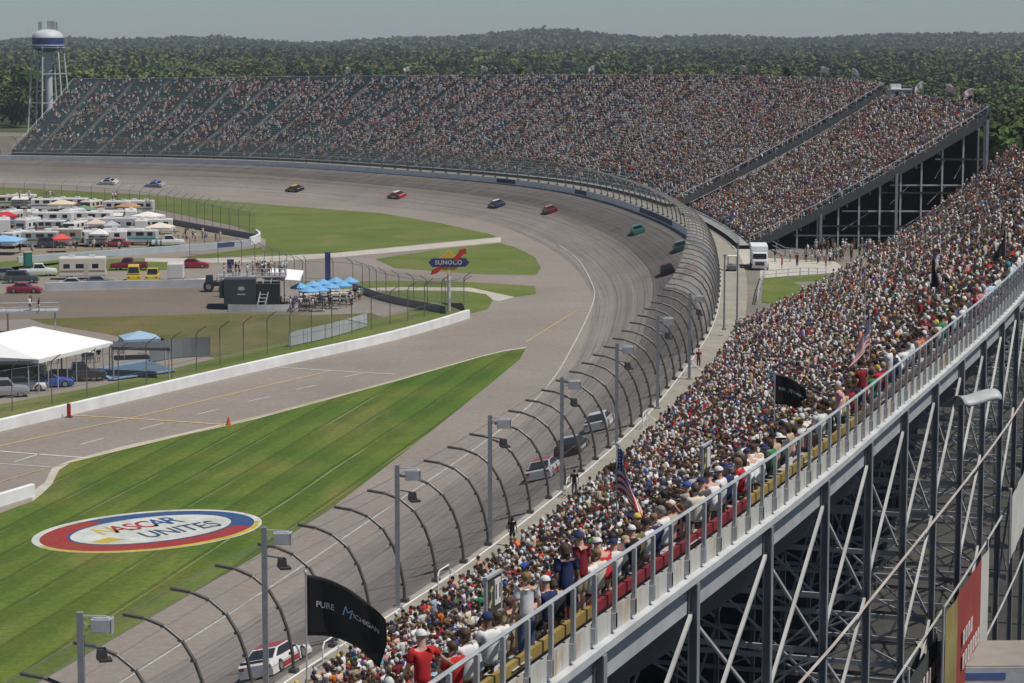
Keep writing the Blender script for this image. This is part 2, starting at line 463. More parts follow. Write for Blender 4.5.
# ------------------------------------------------------------------ grandstands
EMPTY_SEAT = mat('seat_teal', (.13, .25, .24), .6, 0, .2, 1)
DECKM = mat('stand_concrete', (.30, .30, .29), .85, 0, .2, .8)
AISLE = mat('aisle_concrete', (.36, .36, .35), .85, 0, .12, .8)
DARKPAN = mat('weathered_panel', (.22, .23, .24), .6, .1, .25, .8)
class Stand:
    def __init__(s, front, rear, z0, z1, nrows, nst, sag=.85):
        s.sag = sag                                           # the rake steepens towards the back
        def res(c):
            c = np.asarray(c, float); L = np.r_[0, np.cumsum(np.linalg.norm(np.diff(c[:, :2], axis=0), axis=1))]
            q = np.linspace(0, L[-1], nst); return np.stack([np.interp(q, L, c[:, k]) for k in range(2)], 1), L[-1]
        s.F, s.len = res(front); s.B, s.lenB = res(rear); s.z0 = z0
        s.z1 = np.broadcast_to(np.asarray(z1, float), (nst,)) if np.ndim(z1) == 0 else np.interp(np.linspace(0, 1, nst), np.linspace(0, 1, len(z1)), z1)
        s.n, s.nst = nrows, nst
    def pt(s, t, d, z=0.0):
        """t along, d 0..1 from front to rear; height above the front deck is given by rows"""
        i = np.clip(t * (s.nst - 1), 0, s.nst - 1.0001); k = np.floor(i).astype(int); f = np.asarray(i - k)[..., None]
        a = s.F[k] * (1 - f) + s.F[k + 1] * f; b = s.B[k] * (1 - f) + s.B[k + 1] * f
        return a + (b - a) * np.asarray(d)[..., None]
    def zrow(s, t, r):
        z1 = np.interp(t, np.linspace(0, 1, s.nst), s.z1)
        f = np.asarray(r) / (s.n - 1)
        return s.z0 + (z1 - s.z0) * f * (s.sag + (1 - s.sag) * f)
    def face(s, t):
        """direction the spectators face"""
        a, b = s.pt(t, 0.0), s.pt(t, 1.0); d = a - b
        return d / np.linalg.norm(d, axis=-1)[..., None]
    def build(s, root, benchm, aisle_ts, aisle_w, handrails=False, deckm=None):
        ts = np.linspace(0, 1, s.nst); rr = []
        for t in ts:
            r = []
            for k in range(s.n):
                z = float(s.zrow(t, k))
                for d in (k / s.n, (k + 1) / s.n): r.append((*s.pt(t, d), z))
            rr.append(r)
        MB().grid(rr).build('seating_deck', deckm or DECKM, root, world=True)
        aw = aisle_w / s.len / 2
        edges = [0.0] + [e for a in aisle_ts for e in (a - aw, a + aw)] + [1.0]
        for k in range(s.n - (1 if handrails else 0)):
            mb = MB(); d0, d1 = (k + .52) / s.n, (k + .90) / s.n
            for a, b in zip(edges[0::2], edges[1::2]):
                if b - a < .004: continue
                m = max(2, int((b - a) * (s.nst - 1)) + 2); q = []
                for t in np.linspace(a, b, m):
                    z = float(s.zrow(t, k)) + .42
                    p, e = s.pt(t, d0), s.pt(t, d1)
                    q.append([(*p, z - .12), (*p, z), (*e, z), (*e, z - .12)])
                mb.grid(q)
            mb.build('bench', benchm, root, world=True)
        for a in aisle_ts:
            mb = MB(); q = [[], []]
            for k in range(s.n):
                for h, d in ((0, k / s.n), (0, (k + .5) / s.n), (.2, (k + .5) / s.n), (.2, (k + 1) / s.n)):
                    for w, sg in ((0, -1), (1, 1)):
                        t = a + sg * aw * .86
                        q[w].append((*s.pt(t, d), float(s.zrow(t, k)) + h + .012))
            mb.grid(q).build('aisle_stair', AISLE, root, world=True)
            if handrails:
                mb = MB()
                p = [(*s.pt(a, (j + .5) / s.n), float(s.zrow(a, j)) + .95) for j in range(2, s.n - 2)]
                mb.tube(p, .028, 5)
                for e in p[::4]: mb.tube([e, (e[0], e[1], e[2] - .95)], .025, 5)
                mb.build('handrail', WHITEP, root, world=True)

# main stand on the right, seen over its back rail
bp = [G(*p, 22) for p in [(600, 647), (696.5, 576), (772.5, 519.5), (828, 474.5), (873, 434.5), (908, 403), (939, 377), (963, 354.5), (985, 335)]]
bp = [np.array([-13.5, 3.0]), np.array([-4.9, 28.0])] + [p[:2] for p in bp] + [np.array([25.2, 117.]), np.array([32.6, 145.]), np.array([40.2, 181.]), np.array([46.3, 215.]), np.array([50.6, 242.])]
RC = spline(bp, 2.0, 12)
i0 = int(np.argmin(np.abs(WC[:, 1] - 14 - 0))); 
fr = WC + WN * 2.6
fa = int(np.argmin(np.hypot(fr[:, 0] - (RC[0][0] - 26), fr[:, 1] - (RC[0][1] + 9)))); fb = int(np.argmin(np.hypot(fr[:, 0] - 22.6, fr[:, 1] - 240)))
ST1 = Stand(fr[fa:fb + 1], RC, 5.35, 22.6, 36, 90, .66)
g1 = thing('main_grandstand', 'long grandstand full of spectators beside the straight, rising to a grey back rail', 'grandstand', (RC[20][0], RC[20][1], 5))
at1 = list(np.arange(.03, .99, 10.2 / ST1.len))
ST1.build(g1, ALUB, at1, 1.1, True)
BZ = 22.0
nrm, tan_ = normals(RC)                                     # nrm: away from the seats
ledge = MB(); pan = MB(); gird = MB(); kick = []
rr1, rr2, rr3, uvp = [], [], [], []
Lr = np.r_[0, np.cumsum(np.linalg.norm(np.diff(RC, axis=0), axis=1))]
for i in range(len(RC)):
    p, n = RC[i], nrm[i]
    o = lambda d: tuple(p + n * d)
    rr1.append([(*o(.02), BZ), (*o(.22), BZ), (*o(.22), BZ + .16), (*o(.02), BZ + .18)])
    rr2.append([(*o(.06), BZ + .16), (*o(.06), BZ + .68)]); uvp += [(Lr[i], 0), (Lr[i], 1)]
    rr3.append([(*o(-.55), BZ + .3), (*o(-.5), BZ - .55), (*o(-.2), BZ - .75), (*o(.0), BZ - .72), (*o(.02), BZ + .1)])
ledge.grid([r + r[:1] for r in rr1]).build('ledge_beam', mat('ledge_white', (.50, .515, .53), .5, .1, .18, 1), g1, world=True)
pan.grid(rr2).build('back_panel', mat_panel('rusted_panel', (.52, .52, .49), .85), g1, world=True, uv=uvp)
gird.grid(rr3).build('edge_girder', mat('girder_grey', (.42, .43, .45), .6, .1, .2, .8), g1, world=True)
cols = []
LATM = mat('lattice_steel', (.40, .41, .43), .55, 0, .25, 1.2)
for i in range(len(RC) - 1):
    u = PX((*RC[i], 23))[0]
    c = 'y' if u < 578 else 'r' if u < 745 else 'y' if u < 850 else 'b'
    q = [(*(RC[j] - nrm[j] * .04), z) for j in (i, i + 1) for z in (22.72, 22.94)]
    if not kick or kick[-1][0] != c: kick.append((c, MB()))
    kk_ = kick[-1][1]; kk_.quad(q[0], q[1], q[3], q[2]); q = [(*(RC[j] - nrm[j] * d), 22.94) for j in (i, i + 1) for d in (.04, .14)]
    kk_.quad(q[0], q[1], q[3], q[2])
KC = {c: (cc, nm) for c, cc, nm in (('y', (.30, .21, .06), 'yellow'), ('r', (.20, .022, .03), 'red'), ('b', (.13, .09, .08), 'brown'))}
for c, mb in kick:
    cc, nm = KC[c]; o = mb.build('top_bench', mat('bench_' + nm, cc, .6, 0, .25, 1), g1, world=True); o['label'] = nm + ' painted bench board along the back rail'
# rail posts and handrail
def along(L, off=0.0):
    x, y = np.interp(L, Lr, RC[:, 0]), np.interp(L, Lr, RC[:, 1]); i = min(len(RC) - 1, int(np.searchsorted(Lr, L)))
    return np.array([x, y]) + nrm[i] * off, math.atan2(nrm[i][1], nrm[i][0]), i
rp0 = None; rest = MB(); n = 0; L = 14.0
while L < Lr[-1]:
    p, a, i = along(L, .12)
    if n < 96:
        if rp0 is None:
            rp0 = MB().box((0, 0, .72), (.08, .10, 1.4)).box((-.02, 0, .2), (.12, .15, .3)).build('rail_post', STEEL, g1); o = rp0
        else: o = rp0.copy(); C.objects.link(o); o.parent = g1
        o.location = Vector((*p, BZ + .25)) - g1.location; o.rotation_euler = (0, 0, a)
    else: rest.box((*p, BZ + .97), (.10, .13, 1.4), a)
    n += 1; L += 1.32
if rest.v: o = rest.build('rail_post', STEEL, g1, world=True); o['kind'] = 'stuff'
hr = [(*(RC[i] + nrm[i] * .10), BZ + 1.69) for i in range(len(RC))]
MB().tube(hr, .045, 6).build('top_rail', STEEL, g1, world=True)
# steel frame below
colL = []
k0 = float(Lr[int(np.argmin(np.hypot(RC[:, 0] - 1.76, RC[:, 1] - 46.93)))])
ksp = 6.75
kk = [k0 + j * ksp for j in range(-5, 29)]
kk = [k for k in kk if 0 <= k < Lr[-1]]
fp = []
for L in kk:
    p, a, i = along(L, .14); n = nrm[i]
    zr = lambda d: 5.0 + 16.8 * (1 - d / 28.5) * (.66 + .34 * (1 - d / 28.5))
    colL.append((p, n, a))
    MB().ibeam((*p, -.2), (*p, BZ - .02), .22, .22, .035, (*n, 0)).build('column', COLM, g1, world=True)
    for d in (9.5, 18.5):
        q = p - n * d
        MB().ibeam((*q, -.2), (*q, zr(d) - .35), .2, .2, .03, (*n, 0)).build('column', COLM, g1, world=True)
    e = p - n * 25.5
    mb = MB(); dd_ = (.3, 5, 11, 18, 25.5)
    for u0, u1 in zip(dd_[:-1], dd_[1:]): mb.bar((*(p - n * u0), zr(u0) - .75), (*(p - n * u1), zr(u1) - .75), .2, .4)
    mb.build('raker_beam', COLM, g1, world=True)
    mb = MB()
    for z in (17.3, 13.5, 9.3):
        dd = min(19, max([d for d in np.linspace(0, 26, 60) if zr(d) - .9 > z]))
        mb.bar((*(p - n * .2), z - .15), (*(p - n * dd), z - .15), .12, .16)
        if z > 10:
            z2 = {17.3: 13.5, 13.5: 9.3}[z]
            mb.bar((*(p - n * .2), z - .15), (*(p - n * min(9.3, dd)), z2 - .15), .07, .07)
            mb.bar((*(p - n * .2), z2 - .3), (*(p - n * min(9.3, dd)), z - .4), .07, .07)
    mb.build('cross_strut', LATM, g1, world=True)
BRM = mat('brace_white', (.46, .46, .455), .55, .1, .3, .7)
for j in range(len(colL) - 1):
    (p, n, a), (q, m, b) = colL[j], colL[j + 1]
    mb = MB(); md = MB(); m_in = []
    for (z1, z0) in ((21.3, 17.4), (17.2, 13.6), (13.4, 9.4)):
        if z0 > 17 or (j % 2 == 0):
            mb.bar((*(q - m * .05), z1), (*(p - n * .05), z0), .085, .085)
            md.bar((*(p - n * .17), z1), (*(q - m * .17), z0), .07, .07)
    for d, zz in ((9.5, ((14.2, 11.2), (11.0, 7.6))), (18.5, ((8.4, 5.6),))):
        md.build('inner_brace', LATM, g1, world=True); md = MB()
        for z1, z0 in zz:
            md.bar((*(q - m * d), z1), (*(p - n * d), z0), .08, .08); md.bar((*(p - n * (d + .1)), z1), (*(q - m * (d + .1)), z0), .08, .08)
        md.bar((*(p - n * d), zz[0][0] + .1), (*(q - m * d), zz[0][0] + .1), .1, .14)
    mb.build('cross_brace', BRM, g1, world=True)
    md.build('inner_brace', LATM, g1, world=True)
RUST = mat_ground('peeling_white_paint', (.48, .48, .47), (.38, .29, .25), .35, 1.4, .6, .1)
for z in (17.3, 13.5, 9.3):
    MB().tube([(*(p + n * .26), z) for p, n, a in colL], .045, 6).build('tie_beam', RUST if z > 17 else BRM, g1, world=True)
# end wall rail of the seats
ends = [(*ST1.pt(1.0, d), float(ST1.zrow(1.0, d * 35)) + 1.0) for d in np.linspace(0, 1, 19)]
mb = MB().tube(ends, .04, 5)
for e in ends: mb.tube([e, (e[0], e[1], e[2] - 1.0)], .035, 4)
mb.build('end_rail', STEEL, g1, world=True)
# ground behind the stand (higher than the infield)
rr = [[(*(RC[i] + nrm[i] * d), 2.0) for d in (-25, -8, 1, 20, 90)] for i in range(0, len(RC))]
struct(MB().grid(rr).build('concourse', mat_ground('concourse_asphalt', (.042, .041, .039), (.07, .067, .062), .15, 1.2)))

# far stand around the end of the turn, and the shorter one beside it
def nearW(x, y): return int(np.argmin(np.hypot(WC[:, 0] - x, WC[:, 1] - y)))
def wall_stand(name, label, iA, iB, off, depth, z1, nrows, aisle, benchm, deckm=None):
    """front follows the wall from station iA to iB (going left), rear lies 'depth' further out"""
    f = WC[iA:iB + 1] + WN[iA:iB + 1] * off; b = WC[iA:iB + 1] + WN[iA:iB + 1] * (off + np.interp(np.linspace(0, 1, iB + 1 - iA), np.linspace(0, 1, len(depth)), depth)[:, None])
    st = Stand(f, b, 7.0, z1, nrows, 60)
    g = thing(name, label, 'grandstand', (*f[len(f) // 2], 5))
    at = list(np.arange(.03, .985, aisle / st.len)); st.aisles = at
    st.build(g, benchm, at, 1.3, False, deckm)
    ts = np.linspace(0, 1, 60)
    B = st.pt(ts, np.ones(60)); zb = st.z1
    nn = -st.face(ts)
    rr = [[(*(B[i] + nn[i] * .1), zb[i] - .8), (*(B[i] + nn[i] * .1), zb[i] + 1.0), (*(B[i] + nn[i] * .2), zb[i] + 1.0), (*(B[i] + nn[i] * .2), zb[i] - .8)] for i in range(60)]
    MB().grid(rr).build('back_panel', DARKPAN, g, world=True)
    MB().tube([(*(B[i] + nn[i] * .1), zb[i] + 1.15) for i in range(60)], .05, 5).build('top_rail', STEEL, g, world=True)
    for t, sg in ((0.0, -1), (1.0, 1)):                      # side rail and skirt at each end
        ds = np.linspace(0, 1, 24); p = st.pt(np.full(24, t), ds); z = st.zrow(t, ds * (nrows - 1))
        mb = MB().tube([(*p[i], z[i] + 1.15) for i in range(24)], .06, 5)
        MB().grid([[(*p[i], z[i] - 1.0), (*p[i], z[i] + .35)] for i in range(24)]).build('side_beam', mat('side_dark', (.075, .078, .082), .7), g, world=True)
        for i in range(0, 24, 1): mb.tube([(*p[i], z[i]), (*p[i], z[i] + 1.15)], .035, 4)
        mb.build('side_railing', STEEL, g, world=True)
    ncol = max(4, int(st.lenB / 8))
    for k in range(ncol + 1):
        t = min(.9999, k / ncol)
        for d in (1.0, .62, .3):
            if d < .9 and (k % 2): continue
            q = st.pt(t, d); z = float(st.zrow(t, d * (nrows - 1)))
            mb = MB().box((*q, (z + 4.6) / 2 - .6), (.35, .35, z - 4.6))
            if len([c for c in g.children if c.name.startswith('column')]) < 95: mb.build('column', COLM, g, world=True)
    # front walk with a rail
    Fp = st.pt(ts, np.zeros(60))
    MB().grid([[(*(Fp[i] - nn[i] * 1.6), 6.9), (*Fp[i], 6.9), (*Fp[i], 4.5)] for i in range(60)]).build('front_deck', DECKM, g, world=True)
    mb = MB().tube([(*(Fp[i] - nn[i] * 1.5), 7.9) for i in range(60)], .05, 5)
    for i in range(0, 60): mb.tube([(*(Fp[i] - nn[i] * 1.5), 6.9), (*(Fp[i] - nn[i] * 1.5), 7.9)], .035, 4)
    mb.build('front_rail', STEEL, g, world=True)
    return st, g
ia, ib = nearW(21, 408), nearW(-126, 593)
ST3, g3 = wall_stand('curved_grandstand', 'far curved grandstand wrapping the end of the turn, thinly filled at its left end', ia, ib, 6.0, [36, 41, 42, 40, 38, 36, 36], [26.0, 26.2, 26.1, 25.6, 25.0, 24.2, 23.5], 42, 8.6, EMPTY_SEAT, mat('stand_green_concrete', (.20, .23, .22), .85, 0, .2, .8))
ia, ib = nearW(27.3, 322), nearW(24.2, 392)
ST2, g2 = wall_stand('short_grandstand', 'packed short grandstand with a steep open side between the two long stands', ia, ib, 5.2, [31.5, 32.5, 33], [24.4, 25.0], 38, 11.0, ALUB)
# dark sheets added under the short stand so the space reads as shade
UND = mat('under_stand_shade', (.030, .028, .026), .9, 0, .4, .3)  # near-black tone stands in for the shade under the stand
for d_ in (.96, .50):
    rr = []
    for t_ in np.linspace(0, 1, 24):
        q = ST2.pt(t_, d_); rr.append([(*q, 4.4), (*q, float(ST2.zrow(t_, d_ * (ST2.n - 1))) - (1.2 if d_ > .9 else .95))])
    MB().grid(rr).build('shade_sheet', UND, g2, world=True)
for d_ in np.linspace(.12, .9, 9):
    z_ = float(ST2.zrow(0.0, d_ * (ST2.n - 1))); a_, b_ = ST2.pt(.004, d_), ST2.pt(.30, d_)
    MB().bar((*a_, z_ - 1.3), (*b_, z_ - 1.3), .18, .4).build('joist', COLM, g2, world=True)
for z_ in (9.5, 14, 18.5):
    d_ = (z_ - 7) / 18 + .12
    if d_ < .9: MB().bar((*ST2.pt(.004, min(.95, d_ + .05)), z_), (*ST2.pt(.004, .95), z_), .15, .25).build('girt', UND, g2, world=True)
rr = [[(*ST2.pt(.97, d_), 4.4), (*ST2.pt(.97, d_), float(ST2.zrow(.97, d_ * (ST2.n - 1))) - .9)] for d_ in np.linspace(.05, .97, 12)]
MB().grid(rr).build('shade_sheet', UND, g2, world=True)  # added dark sheet hides the bright opening at the far end
for d_ in np.linspace(.2, .99, 10):
    q = ST2.pt(.006, d_); z_ = float(ST2.zrow(0.006, d_ * (ST2.n - 1))); MB().box((*q, (z_ - 1.0 + 4.4) / 2), (.22, .22, z_ - 5.4)).build('end_post', LATM, g2, world=True)
mb = MB()
for z_ in (8.2, 11.5, 15, 18.5):
    d0_ = min([d for d in np.linspace(0, 1, 80) if float(ST2.zrow(0.006, d * (ST2.n - 1))) - 1.6 > z_]); mb = MB().bar((*ST2.pt(.008, d0_), z_), (*ST2.pt(.008, .99), z_), .14, .2); mb.build('end_girt', LATM, g2, world=True)
    dd_ = np.linspace(d0_, .99, 6)
    for k in range(0, 5, 2): MB().bar((*ST2.pt(.009, dd_[k]), z_ - 2.6), (*ST2.pt(.009, dd_[k + 1]), z_ - .1), .09).build('end_brace', LATM, g2, world=True)
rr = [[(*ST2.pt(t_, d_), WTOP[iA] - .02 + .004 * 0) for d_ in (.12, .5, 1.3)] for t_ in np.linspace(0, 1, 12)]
struct(MB().grid(rr).build('painted_shade_pad', mat_ground('pad_shade', (.05, .048, .045), (.075, .07, .065), .2, 1.5)))  # ground darkened by an added sheet, shade under the stand put into its colour
print('stand lengths', ST1.len, ST2.len, ST3.len, 'posts', len(vis))
# ------------------------------------------------------------------ infield sheets
def sheet(name, px, z, m):
    return struct(MB().quad(*[G(u, v, z) for u, v in px]).build(name, m))
ASPH = mat_ground('apron_asphalt', (.220, .192, .168), (.268, .238, .210), .05, 1.6, .85)
pts = [(*p[:2], .006) for p in BI] + [(-420, 590, .006), (-420, -60, .006), (-60, -60, .006)]
struct(MB().quad(*pts).build('infield_asphalt', ASPH))
LAWN1 = mat_lawn('striped_lawn', (.066, .120, .020), (.108, .146, .027), (.19, .17, .055), 3.3, (.189, .98))
LAWN2 = mat_lawn('infield_lawn', (.100, .140, .030), (.140, .168, .046), (.185, .180, .075))
LAWN3 = mat_lawn('dry_grass', (.095, .105, .032), (.145, .130, .052), (.18, .145, .072))
sheet('front_lawn', [(-330, 605), (-330, 1100), (-170, 800), (37, 683), (256, 556), (326, 512), (380, 471), (430, 432), (490, 384), (520, 359), (526, 348), (505, 351), (480, 357), (400, 380),
                     (256, 419), (120, 450), (70, 463), (59, 470), (52, 484), (43, 493), (33, 501), (0, 513), (-150, 552)], .022, LAWN1)
sheet('apron_edge', [(526, 347), (505, 350), (480, 356), (400, 378.5), (256, 416.5), (120, 447), (68, 461), (52, 468), (45, 482), (30, 493), (33, 501), (43, 493), (52, 484), (59, 470), (70, 463), (120, 450), (256, 419), (400, 380), (480, 357), (505, 351), (526, 348)], .014, CONC)
sheet('pit_lawn', [(-120, 447), (0, 418.5), (256, 362), (345, 342), (466, 311), (462, 303), (440, 303), (380, 318), (300, 339), (200, 362), (100, 386), (0, 404), (-120, 430)], .022, LAWN2)
sheet('dry_lawn', [(30, 319), (235, 313), (310, 315), (372, 313), (384, 318), (300, 339), (215, 358), (150, 345), (108, 334), (45, 324)], .020, LAWN3)
sheet('upper_lawn', [(-160, 186), (0, 187), (60, 190), (150, 195), (256, 203.5), (380, 213), (440, 223), (490, 234), (497, 237), (440, 242), (330, 253), (264, 256), (266, 240), (255, 234), (235, 226), (150, 208), (0, 199), (-160, 196)], .022, LAWN2)
sheet('middle_lawn', [(500, 243), (440, 249), (375, 259), (395, 268), (480, 274), (536, 275), (541, 268), (535, 257), (515, 247)], .022, LAWN2)
sheet('narrow_lawn', [(300, 281), (420, 281), (470, 282), (535, 286), (536, 294), (515, 297), (470, 287.5), (400, 287), (300, 291)], .022, LAWN2)
sheet('tip_lawn', [(380, 291), (440, 290), (466, 291), (486, 294), (493, 300), (488, 309), (470, 313.5), (440, 303), (384, 301)], .022, LAWN2)
sheet('strip_lawn', [(85, 260), (110, 259), (145, 258), (170, 262), (200, 267), (150, 271), (95, 271), (0, 282), (0, 268)], .022, LAWN2)
sheet('camper_lawn', [(-60, 278), (0, 272), (75, 262), (178, 247), (175, 243), (100, 252), (0, 262), (-60, 268)], .022, LAWN2)
sheet('side_lawn', [(178, 257.5), (262, 247), (264, 252), (262, 254.5), (205, 258)], .022, LAWN2)
DIRT = mat_ground('camp_dirt', (.20, .17, .13), (.28, .24, .18), .08, .9)
sheet('camper_ground', [(-60, 203), (0, 202), (140, 209), (200, 226), (238, 240), (205, 246), (178, 247), (100, 252), (0, 262), (-60, 268)], .014, DIRT)
sheet('service_road', [(501, 237), (440, 243), (330, 253.5), (262, 256.5), (205, 258.5), (145, 258), (145, 261.5), (205, 263), (264, 262), (330, 258), (440, 248), (501, 242)], .030, CONC)
sheet('service_road', [(300, 290.5), (400, 287), (470, 287.5), (515, 297), (500, 301), (493, 300), (486, 294), (466, 291), (400, 290), (300, 296)], .030, CONC)
DUSTY = mat_ground('dusty_asphalt', (.150, .126, .104), (.190, .160, .132), .05, 1.4)
sheet('infield_road', [(-80, 300), (45, 291), (212, 287), (262, 297), (310, 300), (310, 315), (235, 313), (30, 319), (-80, 322)], .014, DUSTY)
# pit road paint
def pline(px, m=LINEW, w=.16, z=.034):
    q = spline([G(u, v, z) for u, v in px], 3, 0); return ribbon('painted_line', m, q, w, 0)
pline([(-60, 462), (0, 446), (64, 432), (128, 418.5), (256, 388), (330, 371)], LINEY, .22)
pline([(70, 415), (150, 419.5), (232, 425)], LINEY, .35, .040)
pline([(-40, 446), (0, 451), (90, 458)], LINEW, .3)
pline([(-40, 461), (0, 463.5), (50, 467)], LINEW, .16)
pline([(278, 367), (330, 370.5), (395, 374)], LINEW, .25)
pline([(-60, 498), (0, 482), (60, 465), (256, 417), (400, 378), (480, 354)], LINEY, .12, .046)
for a, b in (((14, 462), (39, 454)), ((80, 444.5), (104, 438)), ((140, 429), (164, 423)), ((196, 414.5), (219, 409)), ((248, 401.5), (270, 396.5)), ((296, 389.5), (316, 385)), ((344, 377), (362, 373))):
    pline([a, b], LINEW, .16)
pline([(526, 342), (575, 312), (590, 310)], LINEY, .14, .05)

# painted emblem on the lawn
em = G(150, 529, .03)
e1, e2 = G(32, 550, .03), G(257, 512, .03)
ax = e2 - e1; La = np.linalg.norm(ax) / 2 * .91; ax = ax / np.linalg.norm(ax); ay = np.array([-ax[1], ax[0], 0])
em = (e1 + e2) / 2
t0, t1 = G(150, 507, .03), G(140, 553, .03)
Lb = abs((t0 - t1) @ ay) / 2
emb = thing('lawn_emblem', 'large oval race emblem painted in red, white, blue and yellow on the striped lawn', 'emblem', em, math.atan2(ax[1], ax[0]))
def oval(name, a, b, dx, dy, z, m, t0=0, t1=360, inner=None):
    ts = np.radians(np.linspace(t0, t1, 73))
    if inner:
        rr = [[(a * math.cos(t) + dx, b * math.sin(t) + dy, z), (inner[0] * math.cos(t) + inner[2], inner[1] * math.sin(t) + inner[3], z)] for t in ts]
        return MB().grid(rr).build(name, m, emb)
    return MB().quad(*[(a * math.cos(t) + dx, b * math.sin(t) + dy, z) for t in ts[:-1]]).build(name, m, emb)
def turf_paint(n, c): return mat_ground('turf_' + n, tuple(x * .55 + k * .3 for x, k in zip(c, (.11, .15, .03))), tuple(x * .86 for x in c), .5, 2.2, .9)
PWH, PRD, PBL, PYL, PGR = turf_paint('white', (.66, .68, .66)), turf_paint('red', (.36, .03, .05)), turf_paint('blue', (.03, .08, .26)), turf_paint('yellow', (.60, .46, .08)), turf_paint('grey', (.50, .56, .56))
oval('outer_border', La, Lb, 0, 0, .002, PWH)
oval('yellow_band', La * .975, Lb * .95, -.01 * La, -.03 * Lb, .008, PYL, 170, 335, (La * .92, Lb * .80, 0, .0))
oval('red_band', La * .94, Lb * .90, 0, 0, .012, PRD, 100, 318, (La * .72, Lb * .62, .04 * La, .02 * Lb))
oval('blue_band', La * .94, Lb * .90, 0, 0, .014, PBL, -42, 100, (La * .72, Lb * .62, .04 * La, .02 * Lb))
oval('inner_rim', La * .745, Lb * .66, .04 * La, .02 * Lb, .018, PBL)
oval('inner_oval', La * .72, Lb * .62, .04 * La, .02 * Lb, .022, PWH)
Mt = lambda x, y, z: Matrix.Translation((x, y, z))
text_part('blue_lettering', 'UNITES', Lb * .54, turf_paint('navy', (.03, .06, .17)), emb, Mt(.18 * La, -.22 * Lb, .028) @ Matrix.Diagonal((La / Lb * .42, .85, 1, 1)), .001, .25)
t = 'NASCAR'
for i, ch in enumerate(t):
    text_part('letter', ch, Lb * .62, [PYL, PRD, PRD, PRD, PBL, PBL][i], emb, Mt((-.30 + .128 * i) * La, .26 * Lb, .028) @ Matrix.Diagonal((La / Lb * .40, .80, 1, 1)), .001, .25)
MB().add([(-.62 * La + .05 * La * k, -.10 * Lb - .06 * Lb * k, .027) for k in range(1)] + [(-.40 * La, -.02 * Lb, .027), (-.36 * La, -.24 * Lb, .027), (-.54 * La, -.26 * Lb, .027)], [(0, 3, 2, 1)]).build('yellow_flash', PYL, emb)

# ------------------------------------------------------------------ barriers
def barrier(name, label, px, h, th, m, cat='wall', grp=None):
    q = spline([G(u, v) for u, v in px], 4, 2)
    t = thing(name, label, cat, q[len(q) // 2], 0, grp)
    wall_run('concrete_wall', q, np.zeros(len(q)), np.full(len(q), h), th, m, t); return t, q
b1, q1 = barrier('pit_wall', 'long white concrete wall between the pit road and the fenced grass strip', [(-120, 460), (0, 431), (128, 401), (256, 371), (330, 354.5), (386, 342), (440, 327), (468, 318)], 1.05, .5, WALLW)
b2, q2 = barrier('pit_wall', 'short grey end of concrete wall standing at the edge of the striped lawn', [(-120, 538), (0, 507), (33, 496)], .95, .4, WALLW)
GREYW = mat('wall_grey', (.42, .44, .47), .7, 0, .2, .5)
b3, q3 = barrier('barrier_wall', 'grey concrete barrier in front of the parked motorhome and yellow trucks', [(45, 291), (110, 289), (212, 287)], 1.15, .3, GREYW)
b4, q4 = barrier('barrier_wall', 'pale blue grey barrier wall running below the rows of campers', [(18, 263), (100, 257), (205, 249.5), (250, 245.5)], 1.0, .3, mat('wall_bluegrey', (.40, .45, .50), .7, 0, .15, .5))
b5, q5 = barrier('barrier_wall', 'short bright white wall end where the camper fence turns', [(250, 245.2), (258, 243.5), (262, 240), (256, 237)], 1.35, .35, WALLW)
# dark wordless sponsor board on the blue-grey wall
sel = [i for i in range(len(q4)) if 208 < PX((*q4[i][:2], .5))[0] < 240]
n4, _ = normals(q4)
MB().grid([[(*(q4[i][:2] + n4[i] * .19), .15), (*(q4[i][:2] + n4[i] * .19), .9)] for i in sel]).build('banner', mat('banner_navy', (.05, .07, .16)), b4, world=True)

# ------------------------------------------------------------------ wire fences
PAINTG = mat('fence_grey', (.16, .165, .17), .5, .2)
def wire_fence(label, px, h, bend, step, alpha, side=1, col=(.2, .2, .2), cap=95, r=.05):
    q = spline([G(u, v) for u, v in px], 1.0, 3); n, _ = normals(q)
    t = thing('wire_fence', label, 'fence', q[len(q) // 2]); po = None; k = 0
    for i in range(0, len(q), max(1, int(step))):
        if k >= cap: break
        if po is None:
            mb = MB().tube([(0, 0, 0), (0, 0, h)] + ([(bend * .15, 0, h + .3), (bend, 0, h + abs(bend) * .8)] if bend else []), r, 6); po = mb.build('post', PAINTG, t); o = po
        else: o = po.copy(); C.objects.link(o); o.parent = t
        o.location = Vector(q[i]) - t.location; o.rotation_euler = (0, 0, math.atan2(n[i][1] * side, n[i][0] * side)); k += 1
    rr = []
    for i in range(len(q)):
        a = q[i]; s2 = n[i] * side
        rr.append([(a[0], a[1], .05), (a[0], a[1], h)] + ([(*(a[:2] + s2 * bend), h + abs(bend) * .8)] if bend else []))
    MB().grid(rr).build('wire_mesh', mat_mesh('mesh_' + label[:12], col, alpha), t, world=True)
    for z in ([h, h * .5] if not bend else [h, h * .35]):
        MB().tube([(p[0], p[1], z) for p in q[::2]], .025, 4).build('top_wire', PAINTG, t, world=True)
    return t
wire_fence('grey wire fence with outward bent posts on the grass behind the white pit wall', [(-60, 426), (0, 413), (54, 404), (119, 391), (180, 376), (240, 361), (288, 350), (350, 335), (400, 323), (440, 313), (464, 309)], 3.9, 1.2, 5, .10, 1)
wire_fence('wire fence with bent posts along the barrier beside the blue umbrellas', [(306, 287), (351, 289), (382, 300), (415, 307), (446, 313), (464, 310)], 3.6, 1.1, 4, .12, 1)
